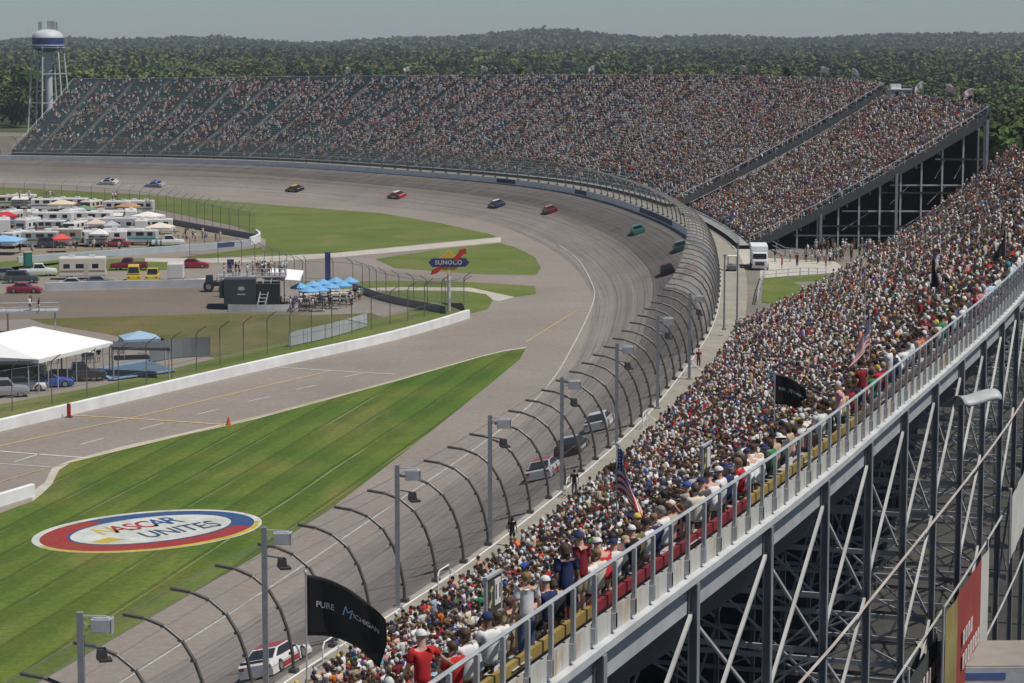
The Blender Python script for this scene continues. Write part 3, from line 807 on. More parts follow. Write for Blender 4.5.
wire_fence('long far wire fence with bent posts curling around the camper field', [(-60, 203), (0, 204), (60, 206), (120, 211), (160, 217), (200, 226), (230, 233), (256, 238)], 4.4, 1.4, 5, .16, -1, (.3, .3, .3))
wire_fence('low wire fence crossing behind the dark display trailer', [(190, 262), (250, 266), (306, 287)], 3.4, 1.0, 5, .10, 1)
# dark rail under the second fence
barrier('barrier_wall', 'dark steel guard barrier at the foot of the fence beside the umbrellas', [(353, 290), (382, 301), (415, 308), (446, 314)], 1.0, .2, mat('barrier_dark', (.14, .15, .17), .5, .3))
barrier('barrier_wall', 'dark banner covered barrier at the foot of the camper field fence', [(142, 219), (200, 230), (256, 240)], 1.1, .2, mat('barrier_dark2', (.17, .18, .2), .6))
def cloth_fence(label, px, h, m, step=4):
    q = spline([G(u, v) for u, v in px], 1.0, 1)
    t = thing('fabric_fence', label, 'fence', q[len(q) // 2])
    MB().grid([[(p[0], p[1], .1), (p[0], p[1], h)] for p in q]).build('fabric_panel', m, t, world=True)
    for i in range(0, len(q), step): MB().tube([(q[i][0], q[i][1] + .06, 0), (q[i][0], q[i][1] + .06, h + .15)], .045, 5).build('post', PAINTG, t, world=True)
cloth_fence('pale grey fabric screen fence on the grass near the pit wall', [(289, 347), (330, 338), (367, 327)], 1.7, mat('screen_grey', (.46, .50, .53), .8, 0, .2, .4))
cloth_fence('dark mesh screen fence around the blue pad beside the big tent', [(150, 363), (180, 358), (210, 357)], 2.2, mat('screen_dark', (.16, .18, .19), .8, 0, .2, .4))
cloth_fence('low white event fence in front of the dark display trailer', [(228, 312), (260, 312.5), (298, 312)], 1.0, mat('screen_white', (.60, .61, .62), .8, 0, .3, .4))

# ------------------------------------------------------------------ floodlight poles on the walkway
POLEM = mat('pole_grey', (.26, .28, .30), .5, .2)
pole_px = [(80, 690, 612), (264, 671, 527), (397, 610, 465), (490, 550, 415), (562, 498, 377), (617, 457, 343), (658, 419, 315), (690, 372, 293)]
PLAB = ['nearest one at the lower left corner', 'beside the waving black flag', 'over the curb behind the black flag', 'beside the person in black on the walkway', 'left of the national flag', 'rising behind the national flag', 'halfway along the near fence', 'last before the concrete path']
proto = None
for (u, vb, vt), lb in zip(pole_px, PLAB):
    b = G(u, vb, 5.0); i = nearW(b[0], b[1]); b = np.array([*(WC[i] + WN[i] * .75), WTOP[i] - .06])
    b = G(u, vt, WTOP[i] + 7.44); i = nearW(b[0], b[1]); b = np.array([*G(u, vt, WTOP[i] + 7.44)[:2], WTOP[i] - .06])
    lab = 'grey floodlight pole on the walkway, ' + lb
    if proto is None:
        proto = thing('floodlight_pole', lab, 'light pole', b, 0, 'floodlight poles on the walkway')
        MB().box((0, 0, 3.75), (.24, .26, 7.5)).box((0, 0, .05), (.5, .5, .1)).build('pole', POLEM, proto)
        MB().bar((0, 0, 7.35), (1.0, .1, 7.3), .07).bar((0, 0, 7.2), (.35, .1, 6.9), .06).build('arm', STEEL, proto); MB().bar((0, 0, 6.2), (.8, .1, 6.05), .06).build('arm', STEEL, proto)
        MB().box((.80, .1, 6.97), (.78, .5, .52), 0, 1).box((1.21, .1, 6.95), (.05, .55, .64)).box((.80, .1, 7.26), (.6, .35, .05)).build('floodlight', STEEL, proto, bevel=.03)
        MB().box((.78, .1, 5.85), (.42, .42, .42), .3, .8).box((.90, .1, 5.62), (.5, .5, .12), .3).build('speaker', DARKM, proto, bevel=.02)
    else: o = dup(proto, b, rnd.uniform(-.08, .08), lab, 'light pole', 'floodlight poles on the walkway')
for (u, vb, vt, lb) in ((724, 330, 255, 'thin grey pole beside the cart on the concrete path'), (737, 322, 243, 'taller thin grey pole in front of the white truck')):
    b = G(u, vb, 6.2); h = (vb - vt) / FPX * b[1]
    t = thing('pole', lb, 'pole', b); MB().tube([(0, 0, 0), (0, 0, h)], [.1, .07], 8).build('shaft', POLEM, t); MB().box((0, 0, h + .06), (.3, .25, .12)).box((0, 0, .1), (.4, .4, .2)).build('cap', POLEM, t)

# tubular gates along the walkway
for k, (u, v, lb) in enumerate([(418, 590, 'second along the fence from the black flag'), (556, 494, 'beside the pole left of the national flag'), (632, 430, 'next to the fans in orange by the walkway'), (300, 660, 'right beside the white and red race car'), (690, 376, 'near the far end of the front rows')]):
    b = G(u, v, 5); i = nearW(b[0], b[1]); b = np.array([*(WC[i] + WN[i] * 1.0), WTOP[i] - .06])
    t = thing('tube_gate', 'white tubular steel gate on the walkway, ' + lb, 'gate', b, math.atan2(WT[i][1], WT[i][0]), 'tubular gates on the walkway')
    MB().tube([(-1, 0, 0), (-1, 0, 1.0), (-.8, 0, 1.25), (.8, 0, 1.25), (1, 0, 1.0), (1, 0, 0)], .04, 6).build('frame', WHITEP, t)
    MB().tube([(-1, 0, .65), (1, 0, .65)], .03, 5).build('rail', WHITEP, t)
    MB().tube([(1, 0, 1.0), (1, -1.2, .05)], .03, 5).build('stay', WHITEP, t)

# ------------------------------------------------------------------ flags
def cloth(w, h, wave, droop, fold, n=26, m=14, seed=0):
    """flag sheet: hoist at x=0, z from 0 down; droop bends the free end downwards, fold gathers it"""
    rl = random.Random(seed); ph = rl.uniform(0, 6)
    rr, uv = [], []
    for i in range(n + 1):
        s = i / n; r = []
        a = droop * s ** .8 if droop < 1 else droop * min(1.0, s * 4) ** .5
        lim = droop > 1
        for j in range(m + 1):
            t = j / m
            x = w * s * math.cos(a * .8) * (1 - .10 * s * t) + (.42 * h * t * s if lim else 0) + .06 * math.sin(t * 5 + s * 4 + ph) * s
            z = -h * t * (1 - (.5 if lim else .15) * s) - w * s * math.sin(a * .8)
            y = wave * s * (math.sin(s * 7.5 - t * 2.2 + ph) + .5 * math.sin(s * 13 + t * 4 + ph)) + fold * s * (t - .5)
            r.append((x, y, z)); uv.append((s, 1 - t))
        rr.append(r)
    return rr, uv
def thick(rr, uv, name, m, parent, loc, rz):
    o = MB().grid(rr).build(name, m, parent, smooth=True, uv=uv)
    s = o.modifiers.new('sheet', 'SOLIDIFY'); s.thickness = .008
    o.location = loc; o.rotation_euler = (0, 0, rz); return o
def mat_usflag():
    m = bpy.data.materials.new('national_flag'); nt, bs = nodes_of(m)
    uv = nt.nodes.new('ShaderNodeUVMap').outputs[0]; sp = nt.nodes.new('ShaderNodeSeparateXYZ'); nt.links.new(uv, sp.inputs[0])
    def mth(op, a, b=None):
        n = nt.nodes.new('ShaderNodeMath'); n.operation = op
        for s, v in ((0, a), (1, b)):
            if v is None: continue
            if isinstance(v, (int, float)): n.inputs[s].default_value = v
            else: nt.links.new(v, n.inputs[s])
        return n.outputs[0]
    str_ = mth('GREATER_THAN', mth('FRACT', mth('MULTIPLY', sp.outputs[1], 6.5)), .5)
    c = mix(nt, str_, (.42, .03, .05), (.72, .70, .68))
    can = mth('MULTIPLY', mth('LESS_THAN', sp.outputs[0], .4), mth('GREATER_THAN', sp.outputs[1], 6 / 13))
    su = mth('SUBTRACT', mth('FRACT', mth('MULTIPLY', sp.outputs[0], 15)), .5); sv = mth('SUBTRACT', mth('FRACT', mth('MULTIPLY', sp.outputs[1], 13)), .5)
    star = mth('LESS_THAN', mth('ADD', mth('MULTIPLY', su, su), mth('MULTIPLY', sv, sv)), .05)
    c = mix(nt, can, c, mix(nt, star, (.03, .05, .16), (.7, .7, .7)))
    nt.links.new(c, bs.inputs['Base Color']); bs.inputs['Roughness'].default_value = .8
    return m
USF = mat_usflag(); BLKF = mat('flag_black', (.012, .012, .014), .7, 0, .2, 2)
# sight points on the seating slope of the main stand
TT, RRk = np.meshgrid(np.linspace(.02, .995, 500), np.arange(36), indexing='ij')
GP = ST1.pt(TT.ravel(), (RRk.ravel() + .6) / 36); GZ = ST1.zrow(TT.ravel(), RRk.ravel())
GU, GV, GD = PX(np.c_[GP, GZ]); GOK = GP[:, 1] > 30
def seat_at(u, v):
    """(t, row, x, y, z) of the main stand's tread seen nearest photo point (u, v)"""
    i = int(np.argmin(np.where(GOK, (GU - u) ** 2 + (GV - v) ** 2, 1e9)))
    return TT.ravel()[i], int(RRk.ravel()[i]), GP[i, 0], GP[i, 1], GZ[i]
def lettered(rr, uv, name, s, par, loc, rz, size, u0, v0, col, n=26, m=14, shear=0, xs=1.0):
    """lettering that lies on the flag's own folds"""
    cu = bpy.data.curves.new('l', 'FONT'); cu.body = s; cu.size = size; cu.align_x = 'LEFT'; cu.align_y = 'CENTER'; cu.shear = shear; cu.resolution_u = 3
    t = bpy.data.objects.new('l', cu); C.objects.link(t); dg = bpy.context.evaluated_depsgraph_get(); dg.update()
    me = bpy.data.meshes.new_from_object(t.evaluated_get(dg)); bpy.data.objects.remove(t)
    A = np.array(rr)
    for v in me.vertices:
        a = min(max((u0 + v.co.x * xs), 0), .999) * n; b = min(max(v0 - v.co.y, 0), .999) * m
        i, j = int(a), int(b); fa, fb = a - i, b - j
        p = A[i, j] * (1 - fa) * (1 - fb) + A[i + 1, j] * fa * (1 - fb) + A[i, j + 1] * (1 - fa) * fb + A[i + 1, j + 1] * fa * fb
        d1 = A[i + 1, j] - A[i, j]; d2 = A[i, j + 1] - A[i, j]; nn = np.cross(d1, d2); nn /= np.linalg.norm(nn)
        if nn[1] > 0: nn = -nn
        v.co = p + nn * .014
    me.materials.clear(); me.materials.append(col)
    o = obj(name, me, par); o.location = loc; o.rotation_euler = (0, 0, rz); return o
LETW = mat('letter_white', (.72, .74, .76), .7); LETB = mat('letter_blue', (.25, .45, .72), .7)
def flag(label, u, vtop, Y, poleh, w, h, rz, clothm, wave, droop, fold, seed, words=None, lean=0.0, zb=None):
    X = (u - 512) / FPX * (Y * FW[1] + .12 * 17); zt = CAMZ - math.tan(PITCH + math.atan((vtop - 341.5) / FPX)) * Y
    if zb:
        _, _, X, Y, z0 = seat_at(u, zb); zt = CAMZ - math.tan(PITCH + math.atan((vtop - 341.5) / FPX)) * Y; poleh = zt - z0
        X = (u - 512) / FPX * (Y * FW[1] + .12 * (CAMZ - zt))
    t = thing('flag', label, 'flag', (X, Y, zt - poleh))
    MB().tube([(0, 0, 0), (0, 0, poleh)], .028, 7).lathe([(0, .1), (.05, .06), (.06, 0), (.02, -.03)], 8, (0, 0, poleh)).build('pole', STEEL, t)
    rr, uv = cloth(w, h, wave, droop, fold, seed=seed); L = (.03, 0, poleh - .06)
    thick(rr, uv, 'flag_cloth', clothm, t, L, rz)
    if words:
        for (s, size, u0, v0, cm, sh) in words: lettered(rr, uv, 'lettering', s, t, L, rz, size, u0, v0, cm, shear=sh, xs=.62)
    return t
flag('large black flag with white lettering waving over the near front rows', 306, 573, 70, 5.0, 2.75, 1.85, R(-4), BLKF, .13, .62, .5, 3,
     [('PURE', .15, .10, .47, LETW, .0), ('M', .27, .40, .44, LETB, .35), ('ICHIGAN', .13, .555, .42, LETW, .0)])
flag('black flag with white lettering waving in the middle of the main crowd', 775, 373, 128, 4.4, 1.75, 1.55, R(-6), BLKF, .08, .55, .3, 8,
     [('PURE', .15, .10, .47, LETW, .0), ('M', .24, .40, .45, LETW, .35), ('ICHIGAN', .13, .555, .43, LETW, .0)], 0, 446)
flag('limp black flag hanging on its pole high in the far end of the crowd', 932, 256, 178, 5.2, 2.1, 1.9, R(-20), BLKF, .14, 1.62, .8, 5, None, 0, 312)
flag('limp black flag near the back rail at the far right edge', 1006, 228, 165, 4.4, 1.7, 1.6, R(200), BLKF, .12, 1.62, .7, 6, None, 0, 280)
flag('red white and blue striped national flag hanging limp over the middle rows', 617, 444, 92, 4.8, 2.9, 2.0, R(-8), USF, .16, 1.58, .8, 12, None, 0, 556)
flag('smaller striped national flag hanging limp in the crowd beyond the black flag', 870, 316, 132, 4.2, 1.9, 1.5, R(-165), USF, .12, 1.55, .6, 15, None, 0, 388)
flag('limp pale cream flag hanging in the crowd left of the limp black flag', 866, 256, 172, 6.2, 4.4, .5, R(190), mat('flag_cream', (.62, .52, .36), .8), .10, 1.62, .4, 9, None, 0, 340)
# small flags along the back edges of the other stands
SMW = mat('flag_white', (.62, .60, .58), .8); SMR = mat('flag_redwhite', (.62, .50, .48), .8, 0, .4, 1.2)
k = 0
for st, us, nm in ((ST3, (346, 408, 483, 596, 648, 741, 820, 853), 'curved'), (ST2, (923, 946, 973), 'short')):
    for u in us:
        ts = np.linspace(0, 1, 200); B = st.pt(ts, np.ones(200)); uu = PX(np.c_[B, np.full(200, 26.)])[0]; i = int(np.argmin(abs(uu - u)))
        z = float(np.interp(ts[i], np.linspace(0, 1, 60), st.z1)); pos = ['leftmost', 'second', 'third', 'fourth', 'fifth', 'sixth', 'seventh', 'rightmost'][k if nm == 'curved' else [0, 1, 7][k - 8]]
        t = thing('flag', f'small pale flag on the back rail of the {nm} stand, {pos}' + (' from the left' if pos not in ('leftmost', 'rightmost') else ''), 'flag', (*B[i], z), 0, 'small flags on the stand rails')
        MB().tube([(0, 0, 0), (0, 0, 3.4)], .04, 5).build('pole', STEEL, t)
        rr, uv = cloth(1.7, 1.1, .15, rnd.uniform(.3, 1.0), .4, 12, 6, k); thick(rr, uv, 'flag_cloth', SMR if k in (5, 9, 10) else SMW, t, (0, 0, 3.3), R(rnd.choice((-15, 165)))); k += 1

# ------------------------------------------------------------------ section signs in the crowd
SIGNM = mat('sign_dark', (.06, .065, .06), .5); SIGNW = mat('sign_white', (.72, .72, .72), .5); INK = mat('sign_ink', (.03, .03, .03), .6)
def section_sign(label, u, v, Y, z, num):
    X = (u - 512) / FPX * (Y * FW[1] + .12 * (CAMZ - z)); i = int(np.argmin(np.hypot(RC[:, 0] - X, RC[:, 1] - Y)))
    t = thing('section_sign', label, 'sign', (X, Y, z - 2.3), math.atan2(tan_[i][1], tan_[i][0]))
    for x in (-.46, .46): MB().bar((x, 0, -1.2), (x, 0, 2.45), .07).build('post', STEEL, t)
    MB().box((0, 0, 2.0), (.86, .04, .8)).build('board', SIGNM, t)
    MB().box((0, 0, 2.44), (1.0, .10, .06)).build('top_frame', STEEL, t); MB().box((0, 0, 1.57), (1.0, .06, .04)).build('bottom_frame', STEEL, t)
    MB().box((.2, -.03, 2.03), (.36, .02, .58)).build('number_panel', SIGNW, t)
    MB().tube([(-.32, -.03, 1.75), (-.2, -.03, 1.9), (-.22, -.03, 2.1), (-.12, -.03, 2.2)], .03, 5).build('arrow_mark', mat('sign_olive', (.3, .3, .16)), t)
    if num: text_part('number', num, .46, INK, t, Mt(.2, -.044, 2.02) @ Matrix.Rotation(R(90), 4, 'X'), .002)
section_sign('dark section sign with a white panel reading 11 above the rail', 493, 592, 52, 22.2, '11')
section_sign('dark section sign with a small white panel beside the man in a pale blue shirt', 706, 463, 70.5, 22.0, '')
# ------------------------------------------------------------------ vehicles (built along +Y = forward)
def wheels(root, wb, tr, r, w, y0=0, dual=False):
    for y in (y0 - wb / 2, y0 + wb / 2):
        for sx in (-1, 1):
            x = sx * tr / 2
            o = MB().tube([(-w / 2, 0, 0), (-w / 2 + .04, 0, 0), (w / 2 - .04, 0, 0), (w / 2, 0, 0)], [r * .9, r, r, r * .9], 14).build('wheel', TYRE, root); o.location = (x, y, r)
            MB().tube([(-w / 2 - .01, 0, 0), (w / 2 + .01, 0, 0)], r * .6, 10).build('rim', RIM, o)
def carbody(root, L, W, zb, belt, roof, prof, cab, col, col2=None, winm=None, spoiler=False):
    """prof: (y, z) upper outline of the lower body front to back; cab: y of windscreen foot, roof front, roof rear, rear screen foot"""
    mb = MB(); n = len(prof); hw = W / 2
    def sec(y, z): return [(-hw * .96, y, zb), (-hw, y, (zb + z) / 2), (-hw * .93, y, z), (hw * .93, y, z), (hw, y, (zb + z) / 2), (hw * .96, y, zb)]
    rows = [sec(y, z) for y, z in prof]
    mb.grid(rows); mb.quad(*rows[0]); mb.quad(*rows[-1][::-1])
    y0, y1, y2, y3 = cab; wb, wt = hw * .92, hw * .74
    z0 = belt - .04
    b = [(-wb, y0, z0), (wb, y0, z0), (wb, y3, z0), (-wb, y3, z0)]; t = [(-wt, y1, roof), (wt, y1, roof), (wt, y2, roof), (-wt, y2, roof)]
    mb.add(b + t, [(0, 1, 5, 4), (1, 2, 6, 5), (2, 3, 7, 6), (3, 0, 4, 7)])
    mb.cur = 1; mb.add([(x, y, z + .0) for x, y, z in t], [(0, 1, 2, 3)])
    o = mb.build('body', [PAINT, PAINT], root, color=col, bevel=.035)
    B = [Vector(p) for p in b]; T = [Vector(p) for p in t]
    def win(name, i, j, lo=.12, hi=.90, s=.06):
        a, c, d, e = B[i], B[j], T[j], T[i]; P = lambda u, v: (a * (1 - u) + c * u) * (1 - v) + (e * (1 - u) + d * u) * v
        q = [P(s, lo), P(1 - s, lo), P(1 - s, hi), P(s, hi)]; nn = (q[1] - q[0]).cross(q[3] - q[0]).normalized(); ce = (B[0] + B[2]) / 2
        if nn.dot(q[0] - ce) < 0: nn = -nn
        MB().quad(*[p + nn * .008 for p in q]).build(name, winm or GLASS, root)
    win('windscreen', 0, 1); win('side_window', 1, 2); win('rear_window', 2, 3); win('side_window', 3, 0)
    if col2 is not None:
        rf = [(x * .94, y * 1.0, roof + .012) for x, y, z in t]
        MB().prism([(p[0], p[1]) for p in rf], roof + .004, roof + .02).build('roof_panel', PAINT, root, color=col2)
        f = prof[0][0]; hz = [z for y, z in prof if y > y0]
        MB().grid([[(x * hw * .62, y, z + .012) for x in (-1, 1)] for y, z in prof if y >= y0 - .01]).build('hood_panel', PAINT, root, color=col2)
        for sx in (-1, 1):
            MB().grid([[(sx * (hw * .985 + .012), y, zb + .08), (sx * (hw + .014), y, (zb + belt) / 2)] for y in (-L * .22, 0, L * .16)]).build('door_panel', PAINT, root, color=col2)
    if spoiler:
        yb = prof[-1][0]; MB().box((0, yb + .12, prof[-1][1] + .12), (W * .82, .03, .22)).build('spoiler', DARKM, root)
        MB().box((0, prof[0][0] - .02, zb + .02), (W * .9, .18, .05)).build('splitter', DARKM, root)
    return o
def lights(root, W, yf, yb, z):
    for sx in (-1, 1):
        MB().box((sx * W * .36, yf + .012, z), (.32, .03, .14)).build('headlight', mat('lamp_lens', (.7, .7, .68), .2), root)
        MB().box((sx * W * .37, yb - .012, z + .05), (.28, .03, .14)).build('tail_light', mat('lamp_red', (.30, .02, .02), .3), root)
def race_car(u, v, z, rz, col, col2, lab, dz=0):
    lo, hi = 0.0, 6.5
    for _ in range(30):
        z = (lo + hi) / 2; p = G(u, v, z)
        if on_bank(p[0], p[1]) > z: lo = z
        else: hi = z
    i = nearW(p[0], p[1])
    t = thing('race_car', lab, 'race car', (*p[:2], z + .01), 0, 'stock cars on the track')
    tl = .86 * math.atan(WZ[i] / wide[i])
    a = math.atan2(WT[i][1], WT[i][0]) - math.pi / 2 + rz
    t.rotation_euler = (Matrix.Rotation(a, 3, 'Z') @ Matrix.Rotation(-tl * math.cos(rz), 3, 'Y')).to_euler()
    prof = [(2.48, .34), (2.38, .52), (1.7, .66), (.95, .77), (0, .80), (-1.0, .82), (-1.6, .86), (-2.3, .84), (-2.45, .70)]
    carbody(t, 4.95, 1.96, .12, .80, 1.24, prof, (1.15, .40, -.85, -1.95), col, col2, None, True)
    wheels(t, 2.79, 1.66, .35, .30); lights(t, 1.96, 2.44, -2.45, .55)
CAR = {'white': (.72, .72, .73), 'black': (.015, .015, .018), 'red': (.40, .02, .03), 'yellow': (.68, .48, .03), 'blue': (.03, .09, .35), 'navy': (.02, .035, .12), 'green': (.04, .26, .20), 'teal': (.10, .36, .33), 'dkgreen': (.02, .09, .07), 'orange': (.70, .20, .03), 'silver': (.42, .44, .46), 'maroon': (.20, .015, .03), 'pink': (.55, .30, .30)}
for a in [(108, 183.5, 5, .0, 'white', 'navy', 'white and navy race car leading at the far left of the track'),
          (155, 186, 4, .0, 'silver', 'blue', 'silver and blue race car running second at the far left'),
          (295, 190.5, 4, .0, 'black', 'yellow', 'yellow and black race car alone on the far bend'),
          (397, 197, 3, .0, 'red', 'white', 'red race car with a white roof on the far bend'),
          (497, 206, 3, .0, 'navy', 'white', 'white and navy race car in the middle of the turn'),
          (550, 212, 4, .0, 'maroon', 'pink', 'maroon race car entering the middle of the turn'),
          (638, 232.5, 4, .0, 'green', 'teal', 'bright green race car high in the turn'),
          (681, 249.5, 4, .0, 'dkgreen', 'silver', 'dark green race car close to the outer wall'),
          (668, 273, 3, .0, 'black', 'maroon', 'black race car with a maroon roof at the exit of the straight'),
          (691, 272, 4.5, .0, 'red', 'silver', 'red race car half hidden behind the dense fence posts'),
          (601, 427, 3.2, .0, 'silver', 'white', 'silver and white race car behind the hooked posts, farthest of the near four'),
          (573, 452, 3.0, .0, 'black', 'silver', 'dark grey race car behind the hooked posts, middle of the near pack'),
          (546, 475, 3.0, .0, 'silver', 'red', 'silver race car with a red roof behind the hooked posts'),
          (277, 668, 3.0, .0, 'white', 'red', 'white and red race car at the bottom beside the black flag')]:
    race_car(a[0], a[1], a[2], a[3], CAR[a[4]], CAR[a[5]], a[6])
def road_car(u, v, rz, kind, col, lab, z=0.0, grp=None, sc=1.0, loc=None):
    p = G(u, v, z) if loc is None else loc
    t = thing({'sedan': 'parked_car', 'suv': 'parked_suv', 'pickup': 'pickup_truck', 'van': 'parked_van'}[kind], lab, {'sedan': 'car', 'suv': 'car', 'pickup': 'pickup', 'van': 'van'}[kind], p, rz, grp)
    c = CAR.get(col, col)
    if kind == 'sedan': carbody(t, 4.7, 1.82, .22, .95, 1.45, [(2.3, .55), (2.2, .72), (1.2, .92), (.8, .96), (-1.4, .98), (-2.2, .95), (-2.35, .7)], (.95, .2, -1.0, -1.8), c)
    elif kind == 'suv': carbody(t, 4.8, 1.92, .30, 1.12, 1.82, [(2.35, .7), (2.25, .98), (1.2, 1.10), (.9, 1.14), (-2.2, 1.14), (-2.4, .9)], (1.1, .5, -2.1, -2.35), c)
    elif kind == 'van': carbody(t, 5.6, 2.05, .32, 1.3, 2.35, [(2.8, .75), (2.6, 1.1), (1.7, 1.32), (-2.6, 1.32), (-2.75, .9)], (1.8, 1.1, -2.6, -2.72), c)
    else:
        carbody(t, 5.6, 1.98, .38, 1.15, 1.88, [(2.75, .75), (2.65, 1.02), (1.5, 1.15), (1.2, 1.18), (-.7, 1.18), (-2.7, 1.16), (-2.8, .8)], (1.25, .7, -.5, -.75), c)
        MB().box((0, -1.78, 1.18), (1.5, 1.8, .06)).build('cargo_bed', BLACKM, t)
    wheels(t, 3.0 if kind != 'sedan' else 2.75, 1.64, .37, .24); lights(t, 1.85, {'sedan': 2.3, 'suv': 2.36, 'van': 2.8, 'pickup': 2.75}[kind], {'sedan': -2.35, 'suv': -2.4, 'van': -2.75, 'pickup': -2.8}[kind], .78)
    if sc != 1: t.scale = (sc,) * 3
    return t
road_car(129, 270, R(92), 'pickup', 'maroon', 'dark red pickup truck with dark windows parked across the inner road')
road_car(194, 268, R(-88), 'sedan', (.32, .02, .03), 'low red sports car parked sideways near the white box trailer')
road_car(134, 281, R(8), 'van', 'yellow', 'yellow van parked behind the grey barrier, left of two')
road_car(153, 281, R(5), 'pickup', (.62, .47, .08), 'yellow pickup truck parked behind the grey barrier, right of two', 0, None)
road_car(38, 276, R(-80), 'pickup', 'white', 'white pickup truck parked beside the cream motorhome')
road_car(22, 283, R(-85), 'suv', (.06, .07, .07), 'dark green grey off-roader parked at the left end of the barrier')
road_car(99, 286, R(-75), 'sedan', (.10, .12, .14), 'dark grey sedan parked in front of the cream motorhome')
road_car(75, 288, R(-85), 'sedan', 'silver', 'silver sedan parked against the grey barrier')
road_car(25, 293, R(-90), 'sedan', (.30, .03, .05), 'small red car parked at the edge of the infield road')
road_car(8, 280, R(-70), 'suv', (.16, .17, .18), 'grey wagon parked at the left edge beside the green toilet cabin')
road_car(23, 391, R(-72), 'sedan', 'white', 'white sedan parked by the fence under the grey canopy')
road_car(50, 387, R(-72), 'sedan', 'blue', 'dark blue sedan parked by the fence near the lamp post')
road_car(4, 397, R(-72), 'suv', (.30, .31, .33), 'grey car cut by the left edge in the lower car row')
road_car(22, 374, R(-100), 'suv', (.012, .012, .014), 'black off-roader parked in the shade of the grey canopy')
road_car(78, 381, R(-75), 'pickup', (.03, .035, .035), 'black pickup parked beside the blue pad')

def motorhome(lab, loc, rz, W=2.5, L=8.5, H=3.1, col=(.66, .66, .63), stripe=(.12, .2, .35), grp=None, trailer=False, awn=None):
    t = thing('travel_trailer' if trailer else 'motorhome', lab, 'trailer' if trailer else 'camper', loc, rz, grp)
    z0 = .5
    MB().box((0, 0, z0 + (H - z0) / 2), (W, L, H - z0)).build('body', PAINT, t, color=col, bevel=.14)
    MB().box((0, 0, H - .0), (W * .86, L * .94, .07)).build('roof', mat('camper_roof', (.62, .62, .60), .7, 0, .2, .8), t)
    for y in (-L * .22, L * .2): MB().box((.1, y, H + .2), (.75, .95, .3), 0, .85).build('roof_unit', mat('unit_white', (.55, .55, .54), .6), t)
    for sx in (-1, 1):
        for y, w in ((-L * .33, .9), (-.3, 1.3), (L * .27, .9)):
            MB().box((sx * (W / 2 + .006), y, 2.0), (.02, w, .62)).build('window', GLASS, t)
        MB().box((sx * (W / 2 + .005), 0, 1.25), (.014, L * .93, .26)).build('stripe', PAINT, t, color=stripe)
    MB().box((W / 2 + .008, L * .08, 1.52), (.02, .7, 1.8)).build('door', PAINT, t, color=tuple(c * .8 for c in col))
    if not trailer:
        MB().box((0, L / 2 + .006, 1.95), (W * .86, .02, .95)).build('windscreen', GLASS, t)
        wheels(t, L * .55, W * .86, .42, .28); lights(t, W, L / 2, -L / 2, .9)
    else:
        MB().box((0, L / 2 + .006, 2.1), (W * .6, .02, .5)).build('window', GLASS, t)
        MB().bar((-.5, L / 2 - .1, .5), (0, L / 2 + 1.1, .5), .08).bar((.5, L / 2 - .1, .5), (0, L / 2 + 1.1, .5), .08).bar((0, L / 2 + 1.05, 0), (0, L / 2 + 1.05, .5), .07).build('hitch', DARKM, t)
        wheels(t, .9, W * .86, .36, .24, -.4)
    if awn:
        mb = MB().grid([[(W / 2 + .02, y, H - .35), (W / 2 + 2.3, y, H - .85)] for y in (-L * .35, L * .35)]); o = mb.build('awning', FABRIC, t, color=awn); s = o.modifiers.new('sheet', 'SOLIDIFY'); s.thickness = .03
        for y in (-L * .35, L * .35): MB().tube([(W / 2 + 2.28, y, 0), (W / 2 + 2.28, y, H - .87)], .03, 5).build('awning_pole', STEEL, t)
    return t
motorhome('cream motorhome with dark windows parked behind the grey barrier', G(83, 279), R(-82), 2.5, 6.8, 3.2, (.62, .58, .50), (.25, .2, .15))
SC = {'white': (.68, .68, .67), 'cream': (.60, .56, .47), 'grey': (.42, .43, .43), 'tan': (.45, .38, .30), 'silver': (.50, .52, .53)}
STR = {'blue': (.06, .13, .32), 'brown': (.2, .12, .07), 'teal': (.05, .30, .30), 'red': (.35, .04, .05), 'grey': (.2, .2, .22), 'green': (.06, .2, .1)}
camp = []
rows_ = [(212, 'back row along the far fence', (2, 24, 46, 70, 92, 118, 140)), (225, 'second row of the camper field', (12, 33, 72, 92, 112, 131)), (235, 'third row of the camper field', (4, 28, 52, 76, 99, 120, 142, 158)), (246, 'front row of the camper field', (16, 40, 64, 86, 106, 124, 140))]
ords = ['leftmost', 'second', 'third', 'fourth', 'fifth', 'sixth', 'seventh', 'eighth']
for v, rn, us in rows_:
    for k, u in enumerate(us):
        body = rnd.choices(list(SC), [6, 2, 2, 1, 3])[0]; st = rnd.choice(list(STR)); tr = rnd.random() < .45
        vv = v + (u - 80) * (-.02 if v > 220 else .05) + rnd.uniform(-1, 1)
        side = rnd.random() < .6
        aw = rnd.choice([None, None, (.62, .6, .55), (.10, .18, .35), (.2, .28, .22)])
        lab = f"{body} {'travel trailer' if tr else 'motorhome'} with {st} stripe, {ords[k]} in the {rn}"
        motorhome(lab, G(u, vv), R(rnd.choice((88, -88))) + rnd.uniform(-.1, .1) if side else R(rnd.choice((8, 172))) + rnd.uniform(-.15, .15), 2.3, rnd.uniform(5, 8), rnd.uniform(2.5, 3.1), SC[body], STR[st], 'campers parked in the infield', tr, aw)
tl = motorhome('long white travel trailer with a teal side in the middle of the camper field', G(53, 226.5), R(90), 2.4, 7.5, 2.7, SC['white'], STR['teal'], 'campers parked in the infield', True)
